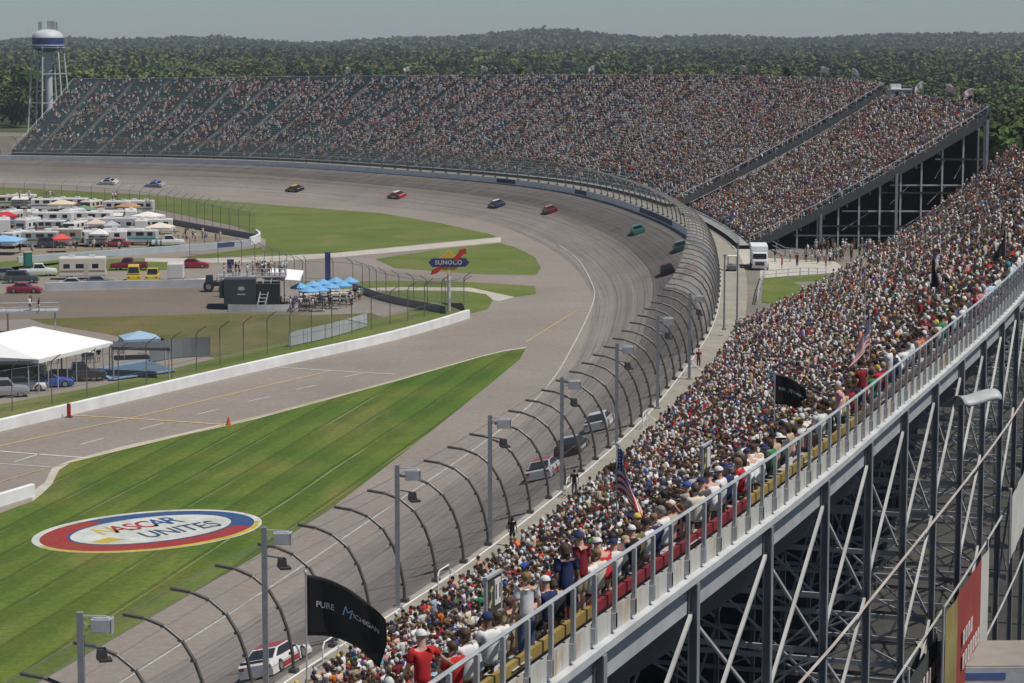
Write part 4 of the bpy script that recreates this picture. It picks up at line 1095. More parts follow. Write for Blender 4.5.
def pop_tent(lab, loc, w, h, col, rz=0, grp=None, peak=.8):
    t = thing('canopy_tent', lab, 'canopy', loc, rz, grp); q = w / 2
    MB().add([(-q, -q, h), (q, -q, h), (q, q, h), (-q, q, h), (0, 0, h + peak), (-q, -q, h - .28), (q, -q, h - .28), (q, q, h - .28), (-q, q, h - .28)], [(0, 1, 4), (1, 2, 4), (2, 3, 4), (3, 0, 4), (0, 5, 6, 1), (1, 6, 7, 2), (2, 7, 8, 3), (3, 8, 5, 0)]).build('canopy_top', FABRIC, t, color=col)
    for sx in (-1, 1):
        for sy in (-1, 1): MB().tube([(sx * (q - .05), sy * (q - .05), 0), (sx * (q - .05), sy * (q - .05), h)], .03, 5).build('leg', STEEL, t)
    return t
for (u, v, w, c, lab) in [(4, 254, 6, (.25, .45, .68), 'light blue pop-up canopy at the left end of the camper front row'), (62, 252, 3, (.62, .10, .10), 'small red pop-up canopy in front of the campers'), (7, 228, 4, (.50, .03, .05), 'red pop-up canopy among campers at the left edge'),
                      (100, 247, 3, (.66, .66, .65), 'white pop-up canopy between campers in the front row'), (96, 236, 3.5, (.55, .45, .40), 'tan pop-up canopy in the third camper row'), (128, 218, 4, (.40, .25, .13), 'orange brown canopy in the back of the camper field'), (62, 215, 5, (.62, .54, .40), 'cream canopy in the back of the camper field'),
                      (148, 228, 5, (.70, .69, .66), 'wide white canopy at the right side of the camper field'), (160, 240, 4.5, (.68, .60, .52), 'peach coloured canopy at the right tip of the camper rows'), (30, 232, 3.5, (.08, .15, .32), 'dark blue pop-up canopy in the third camper row'), (84, 221, 4, (.14, .24, .16), 'dark green pop-up canopy behind the long teal trailer'), (112, 238, 3, (.40, .42, .44), 'grey pop-up canopy in the camper field centre')]:
    pop_tent(lab, G(u, v), w, 2.3, c, rnd.uniform(-.3, .3), 'canopies in the camper field')
for (u, v, kd, c, lab) in [(168, 246, 'pickup', 'white', 'white pickup parked at the right end of the camper front row'), (52, 248, 'suv', (.05, .05, .06), 'black off-roader parked between front row campers'), (116, 247, 'sedan', (.3, .04, .05), 'red sedan parked in front of the campers'), (150, 243, 'suv', (.3, .31, .33), 'grey off-roader parked near the right end of the camper rows'), (20, 238, 'pickup', (.05, .09, .2), 'dark blue pickup among the campers at the left'), (88, 230, 'suv', (.06, .06, .07), 'black off-roader in the middle of the camper rows'), (66, 238, 'sedan', 'white', 'white sedan between the campers in the third row'), (132, 232, 'pickup', (.18, .02, .03), 'maroon pickup among the campers at the right')]:
    road_car(u, v, R(rnd.choice((-80, 85, 10))), kd, c, lab, 0, 'vehicles among the campers')

# ------------------------------------------------------------------ infield structures
t = thing('portable_toilet', 'dark green toilet cabin standing beside the white pickup', 'toilet', G(28, 267), R(20))
MB().box((0, 0, 1.15), (1.2, 1.2, 2.3)).build('cabin', mat('toilet_green', (.03, .16, .13), .5), t, bevel=.05); MB().box((0, 0, 2.35), (1.28, 1.28, .14), 0, .8).build('roof', mat('toilet_roof', (.3, .34, .33)), t); MB().box((0, -.62, 1.1), (.8, .03, 1.9)).build('door', mat('toilet_door', (.04, .2, .16)), t)
def box_trailer(lab, loc, rz, W, L, H, col):
    t = thing('box_trailer', lab, 'trailer', loc, rz)
    MB().box((0, 0, .55 + H / 2), (W, L, H)).build('body', PAINT, t, color=col, bevel=.06)
    MB().box((0, -L / 2 - .01, .55 + H / 2), (W * .84, .03, H * .86)).build('rear_door', PAINT, t, color=tuple(c * .85 for c in col))
    MB().bar((0, L / 2, .5), (0, L / 2 + 1.2, .5), .1).build('hitch', DARKM, t); wheels(t, .9, W * .9, .36, .24); return t
box_trailer('white box trailer standing behind the grey barrier', G(176, 281), R(6), 2.3, 4.6, 2.1, (.68, .67, .64))
t = thing('ramp', 'white curved ramp sheet lying by the barrier near the red sports car', 'ramp', G(203, 281), R(-10))
o = MB().grid([[(x, -1.2, .08 + .035 * (x + 2.2) ** 2.1), (x, 1.2, .08 + .035 * (x + 2.2) ** 2.1)] for x in np.linspace(-2.2, 2.6, 14)]).build('sheet', TENTM, t); o.modifiers.new('s', 'SOLIDIFY').thickness = .06
for x, h in ((1.2, .8), (2.4, 1.5)): MB().bar((x, -1, 0), (x, -1, h * .5), .08).bar((x, 1, 0), (x, 1, h * .5), .08).build('leg', DARKM, t)
t = thing('tractor', 'black tractor parked at the right end of the grey barrier', 'tractor', G(214, 291.5), R(-85))
MB().box((0, .5, 1.05), (.8, 1.9, .6), 0, .85).box((0, -.7, 1.2), (1.2, 1.0, .5)).build('body', BLACKM, t, bevel=.06)
MB().box((0, -.6, 1.85), (1.1, 1.1, .9), 0, .85).build('cab', GLASS, t)
for y, r, w in ((-.7, .75, .45), (1.1, .45, .3)):
    for sx in (-1, 1):
        o = MB().tube([(-w / 2, 0, 0), (w / 2, 0, 0)], r, 14).build('wheel', TYRE, t); o.location = (sx * .75, y, r); MB().tube([(-w / 2 - .01, 0, 0), (w / 2 + .01, 0, 0)], r * .5, 10).build('rim', RIM, o)

# black display trailer with a viewing deck and a white canopy
bp_ = G(240, 310)
t = thing('display_trailer', 'black display trailer with a viewing deck on top beside the blue umbrellas', 'trailer', bp_, R(4))
BLK = mat('trailer_slate', (.045, .06, .07), .45, 0, .2, .4)
MB().box((0, 1.4, 2.25), (4.1, 2.6, 3.4)).build('body', BLK, t, bevel=.05)
MB().box((3.6, 2.2, 1.9), (3.0, 3.4, 2.8)).build('side_wing', mat('wing_dark', (.03, .032, .035), .5), t, bevel=.05)
MB().box((-2.35, 1.3, 2.6), (.55, 2.0, 2.2)).build('side_panel', BLK, t)
MB().box((1.6, 4.4, 4.02), (8.6, 5.2, .14)).build('deck', mat('deck_grey', (.30, .31, .32), .6), t)
mb = MB()
for x in np.linspace(-2.6, 5.8, 8): mb.tube([(x, 1.9, 4.1), (x, 1.9, 5.1)], .03, 5)
mb.tube([(-2.6, 1.9, 5.1), (5.8, 1.9, 5.1)], .035, 5).tube([(-2.6, 1.9, 4.6), (5.8, 1.9, 4.6)], .025, 5).build('deck_railing', STEEL, t)
mb = MB()
for k in range(9): mb.box((2.6 + .12 * k, -1.0 + .38 * k, .25 + .42 * k), (1.0, .42, .06))
for sx in (-.5, .5): mb.bar((2.6 + sx, -1.2, .1), (3.6 + sx, 2.1, 4.0), .06, .25)
mb.build('stairs', STEEL, t)
for x in (-2.2, 1.6, 5.5): MB().bar((x, 6.8, 0), (x, 6.8, 3.95), .14).build('support', STEEL, t)
em_ = mat('emblem_pale', (.42, .45, .46), .5)
MB().add([(0.2 + .55 * math.cos(a) * (1 if k % 2 else .62), -.0 + .084, 2.75 + .34 * math.sin(a) * (1 if k % 2 else .62)) for k, a in enumerate(np.linspace(0, 2 * math.pi, 16, endpoint=False))], [tuple(range(16))]).build('emblem', em_, t)
MB().box((.2, .09, 2.0), (1.1, .012, .16)).build('emblem_bar', em_, t)
for x in (-1.6, 1.6): MB().box((x, .6, .28), (.3, .3, .56)).build('leg', DARKM, t)
t = thing('white_canopy', 'white flat topped canopy on thin posts beside the black display trailer', 'canopy', G(283, 304), R(-6))
MB().add([(-2.3, -1.8, 3.6), (2.6, -1.8, 3.3), (2.3, 2.6, 4.2), (-2.0, 2.6, 4.5), (-2.3, -1.8, 3.4), (2.6, -1.8, 3.1), (2.3, 2.6, 4.0), (-2.0, 2.6, 4.3)], [(0, 1, 2, 3), (7, 6, 5, 4), (0, 4, 5, 1), (1, 5, 6, 2), (2, 6, 7, 3), (3, 7, 4, 0)]).build('canopy_top', TENTM, t)
for x, y, h in ((-2.2, -1.7, 3.45), (2.5, -1.7, 3.15), (2.2, 2.5, 4.0), (-1.9, 2.5, 4.3)): MB().tube([(x, y, 0), (x, y, h)], .06, 6).build('post', STEEL, t)
for (u, v, h, lab) in ((231, 297, 5.0, 'plain dark blue upright banner tower left of the viewing deck'), (288 + 40, 292, 5.4, 'dark blue patterned banner tower behind the blue umbrellas')):
    t = thing('banner_tower', lab, 'banner', G(u, v), R(8)); MB().box((0, 0, h / 2 + .1), (.75 if u > 300 else .9, .35, h)).build('panel', mat('tower_navy', (.04, .065, .16), .6, 0, .5, 1.5), t, bevel=.03); MB().box((0, 0, .06), (1.2, .9, .12)).build('base', DARKM, t)
UMB = mat('umbrella_blue', (.15, .37, .64), .7, 0, .1, 1)
up = None
for k, (u, v) in enumerate([(300, 303), (309, 307), (313, 301), (320, 306), (323, 299), (331, 303), (336, 297), (343, 301), (350, 297)]):
    lab = 'light blue market umbrella, ' + ['leftmost next to the white canopy', 'second along the front edge', 'second along the back edge', 'third along the front edge', 'third along the back edge', 'fourth along the front edge', 'fourth along the back edge', 'fifth along the front edge', 'rightmost of the cluster'][k]
    if up is None:
        up = thing('market_umbrella', lab, 'umbrella', G(u, v), .2, 'light blue umbrellas in the infield')
        n = 8; rim = [(1.3 * math.cos(2 * math.pi * j / n), 1.3 * math.sin(2 * math.pi * j / n), 2.1) for j in range(n)]
        MB().add(rim + [(0, 0, 2.75)] + [(x, y, z - .18) for x, y, z in rim], [(j, (j + 1) % n, 8) for j in range(n)] + [(j, 9 + j, 9 + (j + 1) % n, (j + 1) % n) for j in range(n)]).build('canopy_top', UMB, up)
        MB().tube([(0, 0, 0), (0, 0, 2.8)], .03, 6).build('pole', STEEL, up)
        MB().lathe([(0, .78), (.55, .78), (.55, .74), (0, .74)], 12).build('table_top', WHITEP, up)
        MB().lathe([(.3, 0), (.3, .08), (.05, .1)], 10).build('base', DARKM, up)
    else: dup(up, G(u, v), rnd.uniform(0, 1), lab, 'umbrella', 'light blue umbrellas in the infield')
for k, (u, v) in enumerate([(304, 311), (318, 311.5), (334, 309), (347, 305)]):
    t = thing('picnic_table', 'dark picnic table beside the blue umbrellas, ' + ['nearest the black trailer', 'second from the black trailer', 'third from the black trailer', 'rightmost by the fence'][k], 'table', G(u, v), rnd.uniform(-.3, .3), 'picnic tables by the umbrellas')
    MB().box((0, 0, .75), (1.8, .75, .05)).build('table_top', DARKM, t)
    for y in (-.65, .65): MB().box((0, y, .45), (1.8, .25, .05)).build('seat', DARKM, t)
    for x in (-.7, .7): MB().bar((x, -.6, 0), (x, .15, .74), .06).bar((x, .6, 0), (x, -.15, .74), .06).build('leg', STEEL, t)

# big tent, grey canopy, pavilion, pad, terrace
c0, c1, c2 = G(44, 323, 3.4), G(113, 342, 3.4), G(47, 357.5, 3.4)
ax_ = (c0 - c1); wd = np.linalg.norm(c2 - c1); ln = np.linalg.norm(ax_); dl = (c2 - c1) / wd; dn = np.array([-dl[1], dl[0], 0])
if dn @ ax_ < 0: dn = -dn
ln = abs(ax_ @ dn)
t = thing('marquee', 'big white marquee tent with a pitched roof left of the pit road', 'tent', (c1 + dl * wd / 2 + dn * ln / 2) * np.array([1, 1, 0]), math.atan2(dl[1], dl[0]))
a_, b_ = wd / 2 * 1.12, ln / 2
x0 = -wd / 2; x1 = x0 + a_ * 2
MB().add([(x0, -b_, 3.4), (x1, -b_, 3.4), (x1, b_, 3.4), (x0, b_, 3.4), (x0 + 2.5, 0, 5.0), (x1 - 2.5, 0, 5.0), (x0, -b_, 3.0), (x1, -b_, 3.0), (x1, b_, 3.0), (x0, b_, 3.0)], [(0, 1, 5, 4), (2, 3, 4, 5), (3, 0, 4), (1, 2, 5), (0, 6, 7, 1), (1, 7, 8, 2), (2, 8, 9, 3), (3, 9, 6, 0)]).build('roof', TENTM, t)
for k, x in enumerate(np.linspace(x0 + .1, x1 - .1, 9)):
    for y in (-b_ + .1, b_ - .1): MB().tube([(x, y, 0), (x, y, 3.2)], .06, 6).build('pole', STEEL, t)
for k, x in enumerate(np.linspace(x0 + .1, x1 - .1, 9)[:-1]):
    if k % 3 != 1: MB().grid([[(x + (x1 - x0 - .2) / 8 * s, -b_ + .06 + .05 * math.sin(s * 25), z) for z in (.1, 3.0)] for s in np.linspace(0, .96, 16)]).build('side_wall', TENTM, t)
def flat_roof(name, lab, cat, px, z, th, m, legs=True, peak=0):
    P = [G(u, v, z) for u, v in px]; c = sum(P) / len(P); t = thing(name, lab, cat, (c[0], c[1], 0))
    n = len(P)
    MB().add([p - np.array([c[0], c[1], 0]) for p in P] + [p - np.array([c[0], c[1], th]) for p in P] + [(0, 0, z + peak)], [(i, (i + 1) % n, 2 * n) for i in range(n)] + [(i, n + i, n + (i + 1) % n, (i + 1) % n) for i in range(n)]).build('roof', m, t)
    for p in P:
        q = p * .96 + c * .04; MB().tube([(q[0] - c[0], q[1] - c[1], 0), (q[0] - c[0], q[1] - c[1], z - th * .5)], .07, 6).build('post', STEEL, t)
    return t
ROOFG = mat('roof_grey', (.085, .09, .10), .6, 0, .15, .4)
flat_roof('canopy_roof', 'dark grey low canopy roof over parked cars in front of the big tent', 'canopy', [(-70, 330), (0, 342), (47, 355.5), (30, 361), (-90, 362)], 3.3, .35, ROOFG, peak=.3)
flat_roof('pavilion', 'long dark roofed open pavilion behind the blue pad', 'pavilion', [(108, 341), (166, 343), (170, 348), (112, 347)], 3.2, .3, ROOFG)
pop_tent('pale blue and white peaked tent behind the open pavilion', G(140, 358), 4.0, 2.3, (.30, .42, .56), .3, None, .7)
flat_roof('awning_roof', 'small white awning beside the marquee entrance', 'canopy', [(82, 352), (94, 350), (95, 356), (82, 358)], 2.2, .3, TENTM)
q = [G(u, v, .03) for u, v in ((92, 372), (150, 362), (175, 372), (112, 381))]; c = sum(q) / 4
t = thing('blue_pad', 'dark blue floor pad with light blue borders beside the pit lawn', 'floor pad', c)
MB().add([p - c for p in q] + [p - c + np.array([0, 0, .15]) for p in q], [(4, 5, 6, 7)] + [(i, (i + 1) % 4, 4 + (i + 1) % 4, 4 + i) for i in range(4)]).build('floor', mat('pad_blue', (.09, .15, .22), .7, 0, .2, .4), t)
for i in (0, 2, 3): MB().bar(q[i] - c + np.array([0, 0, .2]), q[(i + 1) % 4] - c + np.array([0, 0, .2]), .45, .1).build('border', mat('pad_border', (.20, .33, .50), .7), t)
sheet('paddock_ground', [(-120, 372), (0, 345), (110, 338), (215, 356), (214, 363), (150, 378), (60, 396), (-120, 428)], .016, ASPH)
t = thing('lamp_post', 'dark lamp post with a hooked arm in front of the marquee', 'lamp post', G(62, 381)); h = (381 - 345) / FPX * G(62, 381)[1]
MB().tube([(0, 0, 0), (0, 0, h - .3), (-.3, 0, h), (-1.0, 0, h)], .09, 7).build('pole', PAINTG, t); MB().box((-1.0, 0, h - .12), (.6, .35, .25), 0, .7).build('lamp_head', DARKM, t)
t = thing('viewing_terrace', 'raised viewing terrace with a rail behind the white marquee', 'terrace', G(8, 333), R(8))
MB().box((0, 0, 2.6), (12, 3, .2)).build('deck', STEEL, t); MB().box((0, 0, 3.3), (12.4, 3.3, .001)) if 0 else None
mb = MB()
for x in np.linspace(-6, 6, 9): mb.tube([(x, -1.5, 2.7), (x, -1.5, 3.7)], .04, 5)
mb.tube([(-6, -1.5, 3.7), (6, -1.5, 3.7)], .05, 5).tube([(-6, -1.5, 3.2), (6, -1.5, 3.2)], .03, 5).build('railing', STEEL, t)
for x in (-5.5, 0, 5.5): MB().bar((x, 0, 0), (x, 0, 2.5), .2).build('support', STEEL, t)
t = thing('marker_board', 'red upright marker board fixed at the white pit wall', 'marker', G(69, 417.5), R(-15)); MB().box((0, 0, .65), (.35, .12, 1.3)).build('board', mat('marker_red', (.50, .03, .03), .6), t); MB().box((0, 0, .05), (.6, .4, .1)).build('foot', DARKM, t)
t = thing('traffic_cone', 'small orange red cone at the end of the yellow cross line', 'cone', G(228.5, 425)); MB().lathe([(.22, .04), (.04, .75), (0, .76)], 12).build('cone', mat('cone_orange', (.60, .08, .03), .5), t); MB().box((0, 0, .02), (.5, .5, .04)).build('base', BLACKM, t)

# pole sign: yellow diamond, blue band, red arrow
sp_ = G(449, 311); t = thing('pole_sign', 'tall pole sign with yellow diamond, blue lettered band and red arrow', 'sign', sp_, R(4))
sh = (311 - 262) / FPX * sp_[1]
MB().tube([(0, 0, 0), (0, 0, sh)], .22, 10).build('pole', WHITEP, t)
def extr(poly, y, d): 
    n = len(poly); vs = [(x, y, z + sh) for x, z in poly] + [(x, y + d, z + sh) for x, z in poly]
    return MB().add(vs, [tuple(range(n)), tuple(range(n, 2 * n))[::-1]] + [(i, n + i, n + (i + 1) % n, (i + 1) % n) for i in range(n)])
SY, SB, SR = mat('sign_yellow', (.66, .44, .05), .5), mat('sign_navy', (.04, .045, .15), .5), mat('sign_red', (.50, .04, .03), .5)
extr([(-2.0, 0), (0, -1.5), (2.0, 0), (0, 1.5)], -.2, .4).build('diamond', SY, t)
extr([(-2.6, 0), (-2.15, -.55), (2.1, -.55), (2.6, -.0), (2.15, .55), (-2.1, .55)], -.3, .6).build('band', SB, t)
extr([(.5, .5), (1.1, .2), (1.85, 1.05), (2.25, 1.1), (2.15, 1.85), (1.3, 1.6), (1.25, 1.3)], -.36, .3).build('arrow_head', SR, t)
extr([(-2.35, -1.55), (-1.55, -1.35), (-.7, -.6), (-1.2, -.5), (-2.2, -.95)], -.36, .3).build('arrow_tail', SR, t)
text_part('lettering', 'SUNOCO', .78, mat('sign_letter', (.62, .60, .55), .5), t, Mt(-.05, -.312, sh) @ Matrix.Rotation(R(90), 4, 'X'), .004, 0, 1.05)

# ------------------------------------------------------------------ water tower
p = G(50, 133); kx = p[1] / FPX
t = thing('water_tower', 'white water tower with a blue banded tank on splayed legs, aerials on top', 'water tower', (p[0], p[1], -.1))
WT_ = mat('tower_white', (.52, .54, .58), .5, 0, .12, .2)
zb = 34 - 4 * kx * 0 - (48 - VH) * kx
MB().lathe([(0, zb - 1.6), (2.2, zb - 1.3), (4.6, zb - .5), (5.8, zb + .5), (5.9, zb + 2.2), (5.9, zb + 4.0)], 28).build('tank_lower', mat('tower_blue', (.03, .05, .17), .5), t, smooth=True)
MB().lathe([(5.9, zb + 4.0), (5.6, zb + 5.2), (4.4, zb + 6.3), (2.4, zb + 7.0), (0, zb + 7.2)], 28).build('tank_dome', WT_, t, smooth=True)
MB().lathe([(5.93, zb + 1.0), (5.93, zb + 1.3)], 28).build('tank_stripe', WT_, t)
mb = MB().lathe([(5.9, zb + .2), (6.9, zb + .2), (6.9, zb + .35), (5.9, zb + .35)], 28)
mb.tube([(6.8 * math.cos(a), 6.8 * math.sin(a), zb + 1.3) for a in np.linspace(0, 2 * math.pi, 29)], .05, 4, False).build('catwalk', WT_, t)
MB().lathe([(1.45, 0), (1.35, zb - 1.2)], 16).build('riser_pipe', WT_, t, smooth=True)
for k in range(6):
    a = 2 * math.pi * k / 6 + .35
    MB().tube([(8.4 * math.cos(a), 8.4 * math.sin(a), 0), (5.7 * math.cos(a), 5.7 * math.sin(a), zb + .6)], .32, 8).build('leg', WT_, t)
for f in (.36, .70):
    r = 8.4 - 2.7 * f; P = [(r * math.cos(2 * math.pi * k / 6 + .35), r * math.sin(2 * math.pi * k / 6 + .35), zb * f) for k in range(7)]
    MB().tube(P, .16, 6, False).build('ring_brace', WT_, t)
for x, h, w in ((-2.8, 3.6, 1.3), (.2, 4.0, .5), (1.7, 3.8, 2.0), (3.4, 3.5, .8)): MB().box((x, 0, zb + 6.4 + h / 2), (w, .5, h)).build('antenna_panel', mat('antenna_grey', (.33, .35, .36), .5), t)
MB().tube([(-7.5, 0, zb), (-7.5, 0, zb + 7.5)], .08, 5).build('aerial', STEEL, t)
# stalls left of the curved stand
for k, (u, v, c, lab) in enumerate([(6, 147, (.05, .16, .13), 'dark green stall tent left of the curved stand, leftmost'), (20, 147, (.05, .17, .14), 'dark green stall tent at the foot of the water tower'), (34, 150, (.45, .46, .47), 'pale grey stall tent by the corner of the curved stand'), (12, 152, (.5, .5, .5), 'low white stall roof at the far left behind the wall')]):
    pop_tent(lab, G(u, v), 9, 3.4, c, .1, 'stalls left of the curved stand', 1.5)
# booth on the short stand
ts = np.linspace(0, 1, 200); B = ST2.pt(ts, np.ones(200)); i = int(np.argmin(abs(PX(np.c_[B, np.full(200, 25.)])[0] - 900)))
t = thing('spotter_booth', 'small pale booth on the top edge of the short stand', 'booth', (*B[i], 24.6), 0)
MB().box((0, 0, 1.0), (3.4, 2.4, 2.0)).build('cabin', mat('booth_grey', (.40, .42, .44), .6), t, bevel=.04); MB().box((-.8, 0, 2.4), (1.6, 1.8, .9)).build('upper_cabin', WHITEP, t); MB().box((.3, -1.21, 1.3), (2.4, .03, .7)).build('window', GLASS, t); MB().box((0, 0, 2.03), (3.7, 2.7, .08)).build('roof', WHITEP, t)

# ------------------------------------------------------------------ the gap between the stands: truck, path, grass, rails
def ground_out(u, v): 
    p = G(u, v, 6.0); i = nearW(p[0], p[1]); z = WTOP[i] - .13; return np.array([*G(u, v, z)[:2], z])
def osheet(name, px, lift, m): return struct(MB().quad(*[ground_out(u, v) + np.array([0, 0, lift]) for u, v in px]).build(name, m))
osheet('concrete_path', [(722, 246), (745, 246), (760, 258), (835, 262), (850, 272), (770, 278), (761, 278.5), (758, 310), (748, 345), (712, 365), (716, 330), (724, 296), (724, 268)], .05, CONC)
osheet('grass_patch', [(763, 279), (832, 275.5), (836, 300), (800, 306), (762, 303)], .09, LAWN2)
def rail_run(lab, px, h):
    P = [ground_out(u, v) for u, v in px]; t = thing('guard_rail', lab, 'railing', P[0])
    mb = MB()
    for z in (h, h * .55): mb.tube([p + np.array([0, 0, z]) for p in P], .06, 5)
    mb.build('rail', STEEL, t, world=True)
    for a, b in zip(P[:-1], P[1:]):
        for s in np.linspace(0, 1, 4): q = a * (1 - s) + b * s; MB().tube([q, q + np.array([0, 0, h])], .05, 5).build('post', STEEL, t, world=True)
rail_run('low dark guard rail around the small grass patch between the stands', [(757, 305), (760, 290), (764, 279), (800, 276), (826, 276)], 1.0)
rail_run('light sloping rail at the foot of the short stand near the truck', [(760, 243), (785, 256), (815, 259)], 1.1)
P = ground_out(759, 268.5)
t = thing('box_truck', 'white box truck facing the camera on the path between the stands', 'truck', P, R(176))
MB().box((0, -2.1, 2.1), (2.4, 6.6, 2.45)).build('cargo_box', WHITEP, t, bevel=.06)
MB().box((0, 2.15, 1.55), (2.3, 1.7, 1.9), 0, .92).build('cab', mat('truck_white', (.70, .70, .70), .4), t, bevel=.12)
MB().box((0, 3.0, 1.05), (2.2, .9, 1.0)).build('hood', mat('truck_white'), t, bevel=.12)
MB().add([(-.95, 3.02, 1.65), (.95, 3.02, 1.65), (.9, 2.96, 2.4), (-.9, 2.96, 2.4)], [(0, 1, 2, 3)]).build('windscreen', GLASS, t)
MB().box((0, 3.47, 1.0), (1.3, .04, .5)).build('grille', DARKM, t); MB().box((0, 3.5, .5), (2.3, .2, .25)).build('bumper', STEEL, t)
wheels(t, 5.0, 2.2, .48, .3, .2); lights(t, 2.1, 3.46, -5.4, .95); t.scale = (.86, .86, .86)
P = ground_out(732, 271)
t = thing('utility_cart', 'small dark utility cart driving on the pale path by the fence', 'cart', P, R(170))
MB().box((0, 0, .55), (1.2, 2.3, .5)).build('body', mat('cart_grey', (.15, .16, .17), .5), t, bevel=.08); MB().box((0, -.3, 1.85), (1.15, 1.4, .06)).build('roof', WHITEP, t)
for x in (-.52, .52):
    for y in (-.9, .35): MB().bar((x, y, .8), (x, y, 1.82), .05).build('roof_post', DARKM, t)
wheels(t, 1.5, 1.0, .26, .2)

# ------------------------------------------------------------------ behind the main stand: banners, stall, shade hood
def at_col(u, z, off):
    """point of the rear column line (moved outward) seen at picture column u"""
    q = RC + nrm * off; uu = PX(np.c_[q, np.full(len(q), z)])[0]; ok = q[:, 1] > 40
    i = int(np.argmin(np.where(ok, abs(uu - u), 1e9))); return q[i], i
def hang_banner(lab, u0, u1, z0, z1, off, fields, words):
    (a, i), (b, j) = at_col(u0, z0, off), at_col(u1, z1, off); a = np.array([*a, 0]); b = np.array([*b, 0]); L = np.linalg.norm(b - a); d = (b - a) / L
    t = thing('hanging_banner', lab, 'banner', (*a[:2], z0), math.atan2(d[1], d[0]))
    for s0, s1, m, nm in fields:
        MB().grid([[(x, -.02 + .03 * math.sin(x * 2.1), z) for z in np.linspace(0, z1 - z0, 5)] for x in np.linspace(s0 * L, s1 * L, 8)]).build(nm, m, t)
    for x in (0, L): MB().tube([(x, .06, -.2), (x, .06, z1 - z0 + .3)], .05, 6).build('pole', STEEL, t)
    for s, size, x, z, m in words: text_part('lettering', s, size, m, t, Mt(x * L, -.065, z * (z1 - z0)) @ Matrix.Rotation(R(90), 4, 'X'), .003)
    return t
BR, BW, BY = mat('banner_red', (.28, .045, .035), .7, 0, .2, .5), mat('banner_white', (.55, .54, .50), .7, 0, .2, .5), mat('banner_gold', (.28, .23, .08), .7, 0, .4, .7)
MOL = mat('banner_pale', (.60, .50, .48), .7)
hb = hang_banner('red hanging banner with pale lettering and yellow and white ends behind the stand', 944, 988, 9.2, 14.2, 1.0, [(0, .26, BY, 'gold_field'), (.26, .82, BR, 'red_field'), (.82, 1, BW, 'white_field')], [])
L_ = 11.0
for r_, (x0, x1, z) in enumerate(((.36, .60, 3.1), (.36, .78, 2.2))):    # the worn lettering is only legible as pale strokes
    n = 4 if r_ == 0 else 7
    for k in range(n):
        x = (x0 + (x1 - x0) * (k + .5) / n) * 11.6
        MB().box((x, -.075, z), (.5, .012, .55)).box((x + .1, -.085, z), (.12, .012, .25)).build('lettering', MOL, hb)
hang_banner('dark banner with a row of worn pale lettering left of the red banner', 905, 940, 10.6, 12.9, .45, [(0, 1, mat('banner_slate', (.06, .065, .06), .7), 'dark_field'), ], [])
hb2 = [o for o in C.objects if o.get('label', '').startswith('dark banner with')][0]
for k in range(9): MB().box((1.0 + .75 * k, -.085, 1.35), (.42, .012, .62)).box((1.1 + .75 * k, -.095, 1.35), (.1, .012, .3)).build('lettering', MOL, hb2)
hang_banner('red and white banner cut by the right edge behind the stand', 1010, 1045, 11.6, 14.4, .8, [(0, .4, BW, 'white_field'), (.4, 1, BR, 'red_field')], [])
a, i = at_col(1004, 11.2, 2.2)
t = thing('food_stall', 'flat roofed concession building with a pale fascia at the lower right corner', 'building', (*a, 2.0), math.atan2(tan_[i][1], tan_[i][0]) - R(70))
MB().box((0, 0, 4.4), (5.6, 3.2, 8.8)).build('wall', mat('stall_grey', (.28, .27, .26), .6), t); MB().box((0, 0, 8.9), (6.2, 3.8, .12)).build('roof', mat('stall_roof', (.26, .24, .21), .7, 0, .2, .8), t)
MB().box((0, -1.93, 8.6), (6.2, .05, .62)).build('fascia', mat('stall_fascia', (.50, .52, .56), .6), t); MB().box((-1.4, -1.965, 8.6), (1.9, .02, .22)).build('blue_patch', mat('stall_blue', (.08, .15, .36), .6), t); MB().box((1.9, -1.965, 8.6), (1.4, .02, .4)).build('dark_patch', BLACKM, t)
for z_ in (7.2, 3.6): MB().box((0, -1.61, z_), (4.6, .04, 1.3)).build('opening', BLACKM, t)
a, i = at_col(977, 20.6, .9)
t = thing('shade_hood', 'pale curved metal hood fixed to a column behind the back rail', 'hood', (*a, 20.6), math.atan2(tan_[i][1], tan_[i][0]) - R(60))
MB().grid([[(x, .6 * math.cos(b), .32 * math.sin(b) + .12 * math.sin(x * 2.6)) for b in np.linspace(-.4, math.pi, 9)] for x in np.linspace(-.75, .75, 9)]).build('hood', mat('hood_grey', (.42, .44, .45), .5), t, smooth=True).modifiers.new('s', 'SOLIDIFY').thickness = .03
MB().bar((0, 0, .1), (-.8, 1.2, -.3), .08).build('bracket', STEEL, t)
t = thing('stair_tower', 'tan switchback stair standing among the rear columns near the right edge', 'stairs', (*at_col(999, 14, -1.8)[0], 2.0), 0)
q0, si_ = at_col(999, 14, -1.8); tg = tan_[si_]; nn_ = nrm[si_]
TAN = mat('stair_tan', (.36, .32, .24), .7, 0, .3, 1)
for fl in range(6):
    z0 = 2.0 + fl * 3.0; sg = 1 if fl % 2 == 0 else -1; mb = MB(); o_ = nn_ * (.65 * (fl % 2))
    for k in range(15):
        e = q0 + o_ + tg * sg * (-1.9 + 3.8 * k / 14); mb.box((*e, z0 + .2 * k + .2), (.62, 1.0, .09), math.atan2(tg[1], tg[0]))
    for w_ in (-.5, .5): mb.bar((*(q0 + o_ + nn_ * w_ - tg * sg * 2.0), z0 + .15), (*(q0 + o_ + nn_ * w_ + tg * sg * 2.0), z0 + 3.0), .07, .3)
    mb.build('stair_flight', TAN, t, world=True)
for a_ in (-2.3, 2.3):
    for w_ in (-.6, 1.3): e = q0 + tg * a_ + nn_ * w_; MB().bar((*e, 2.0), (*e, 20.5), .16).build('post', COLM, t, world=True)
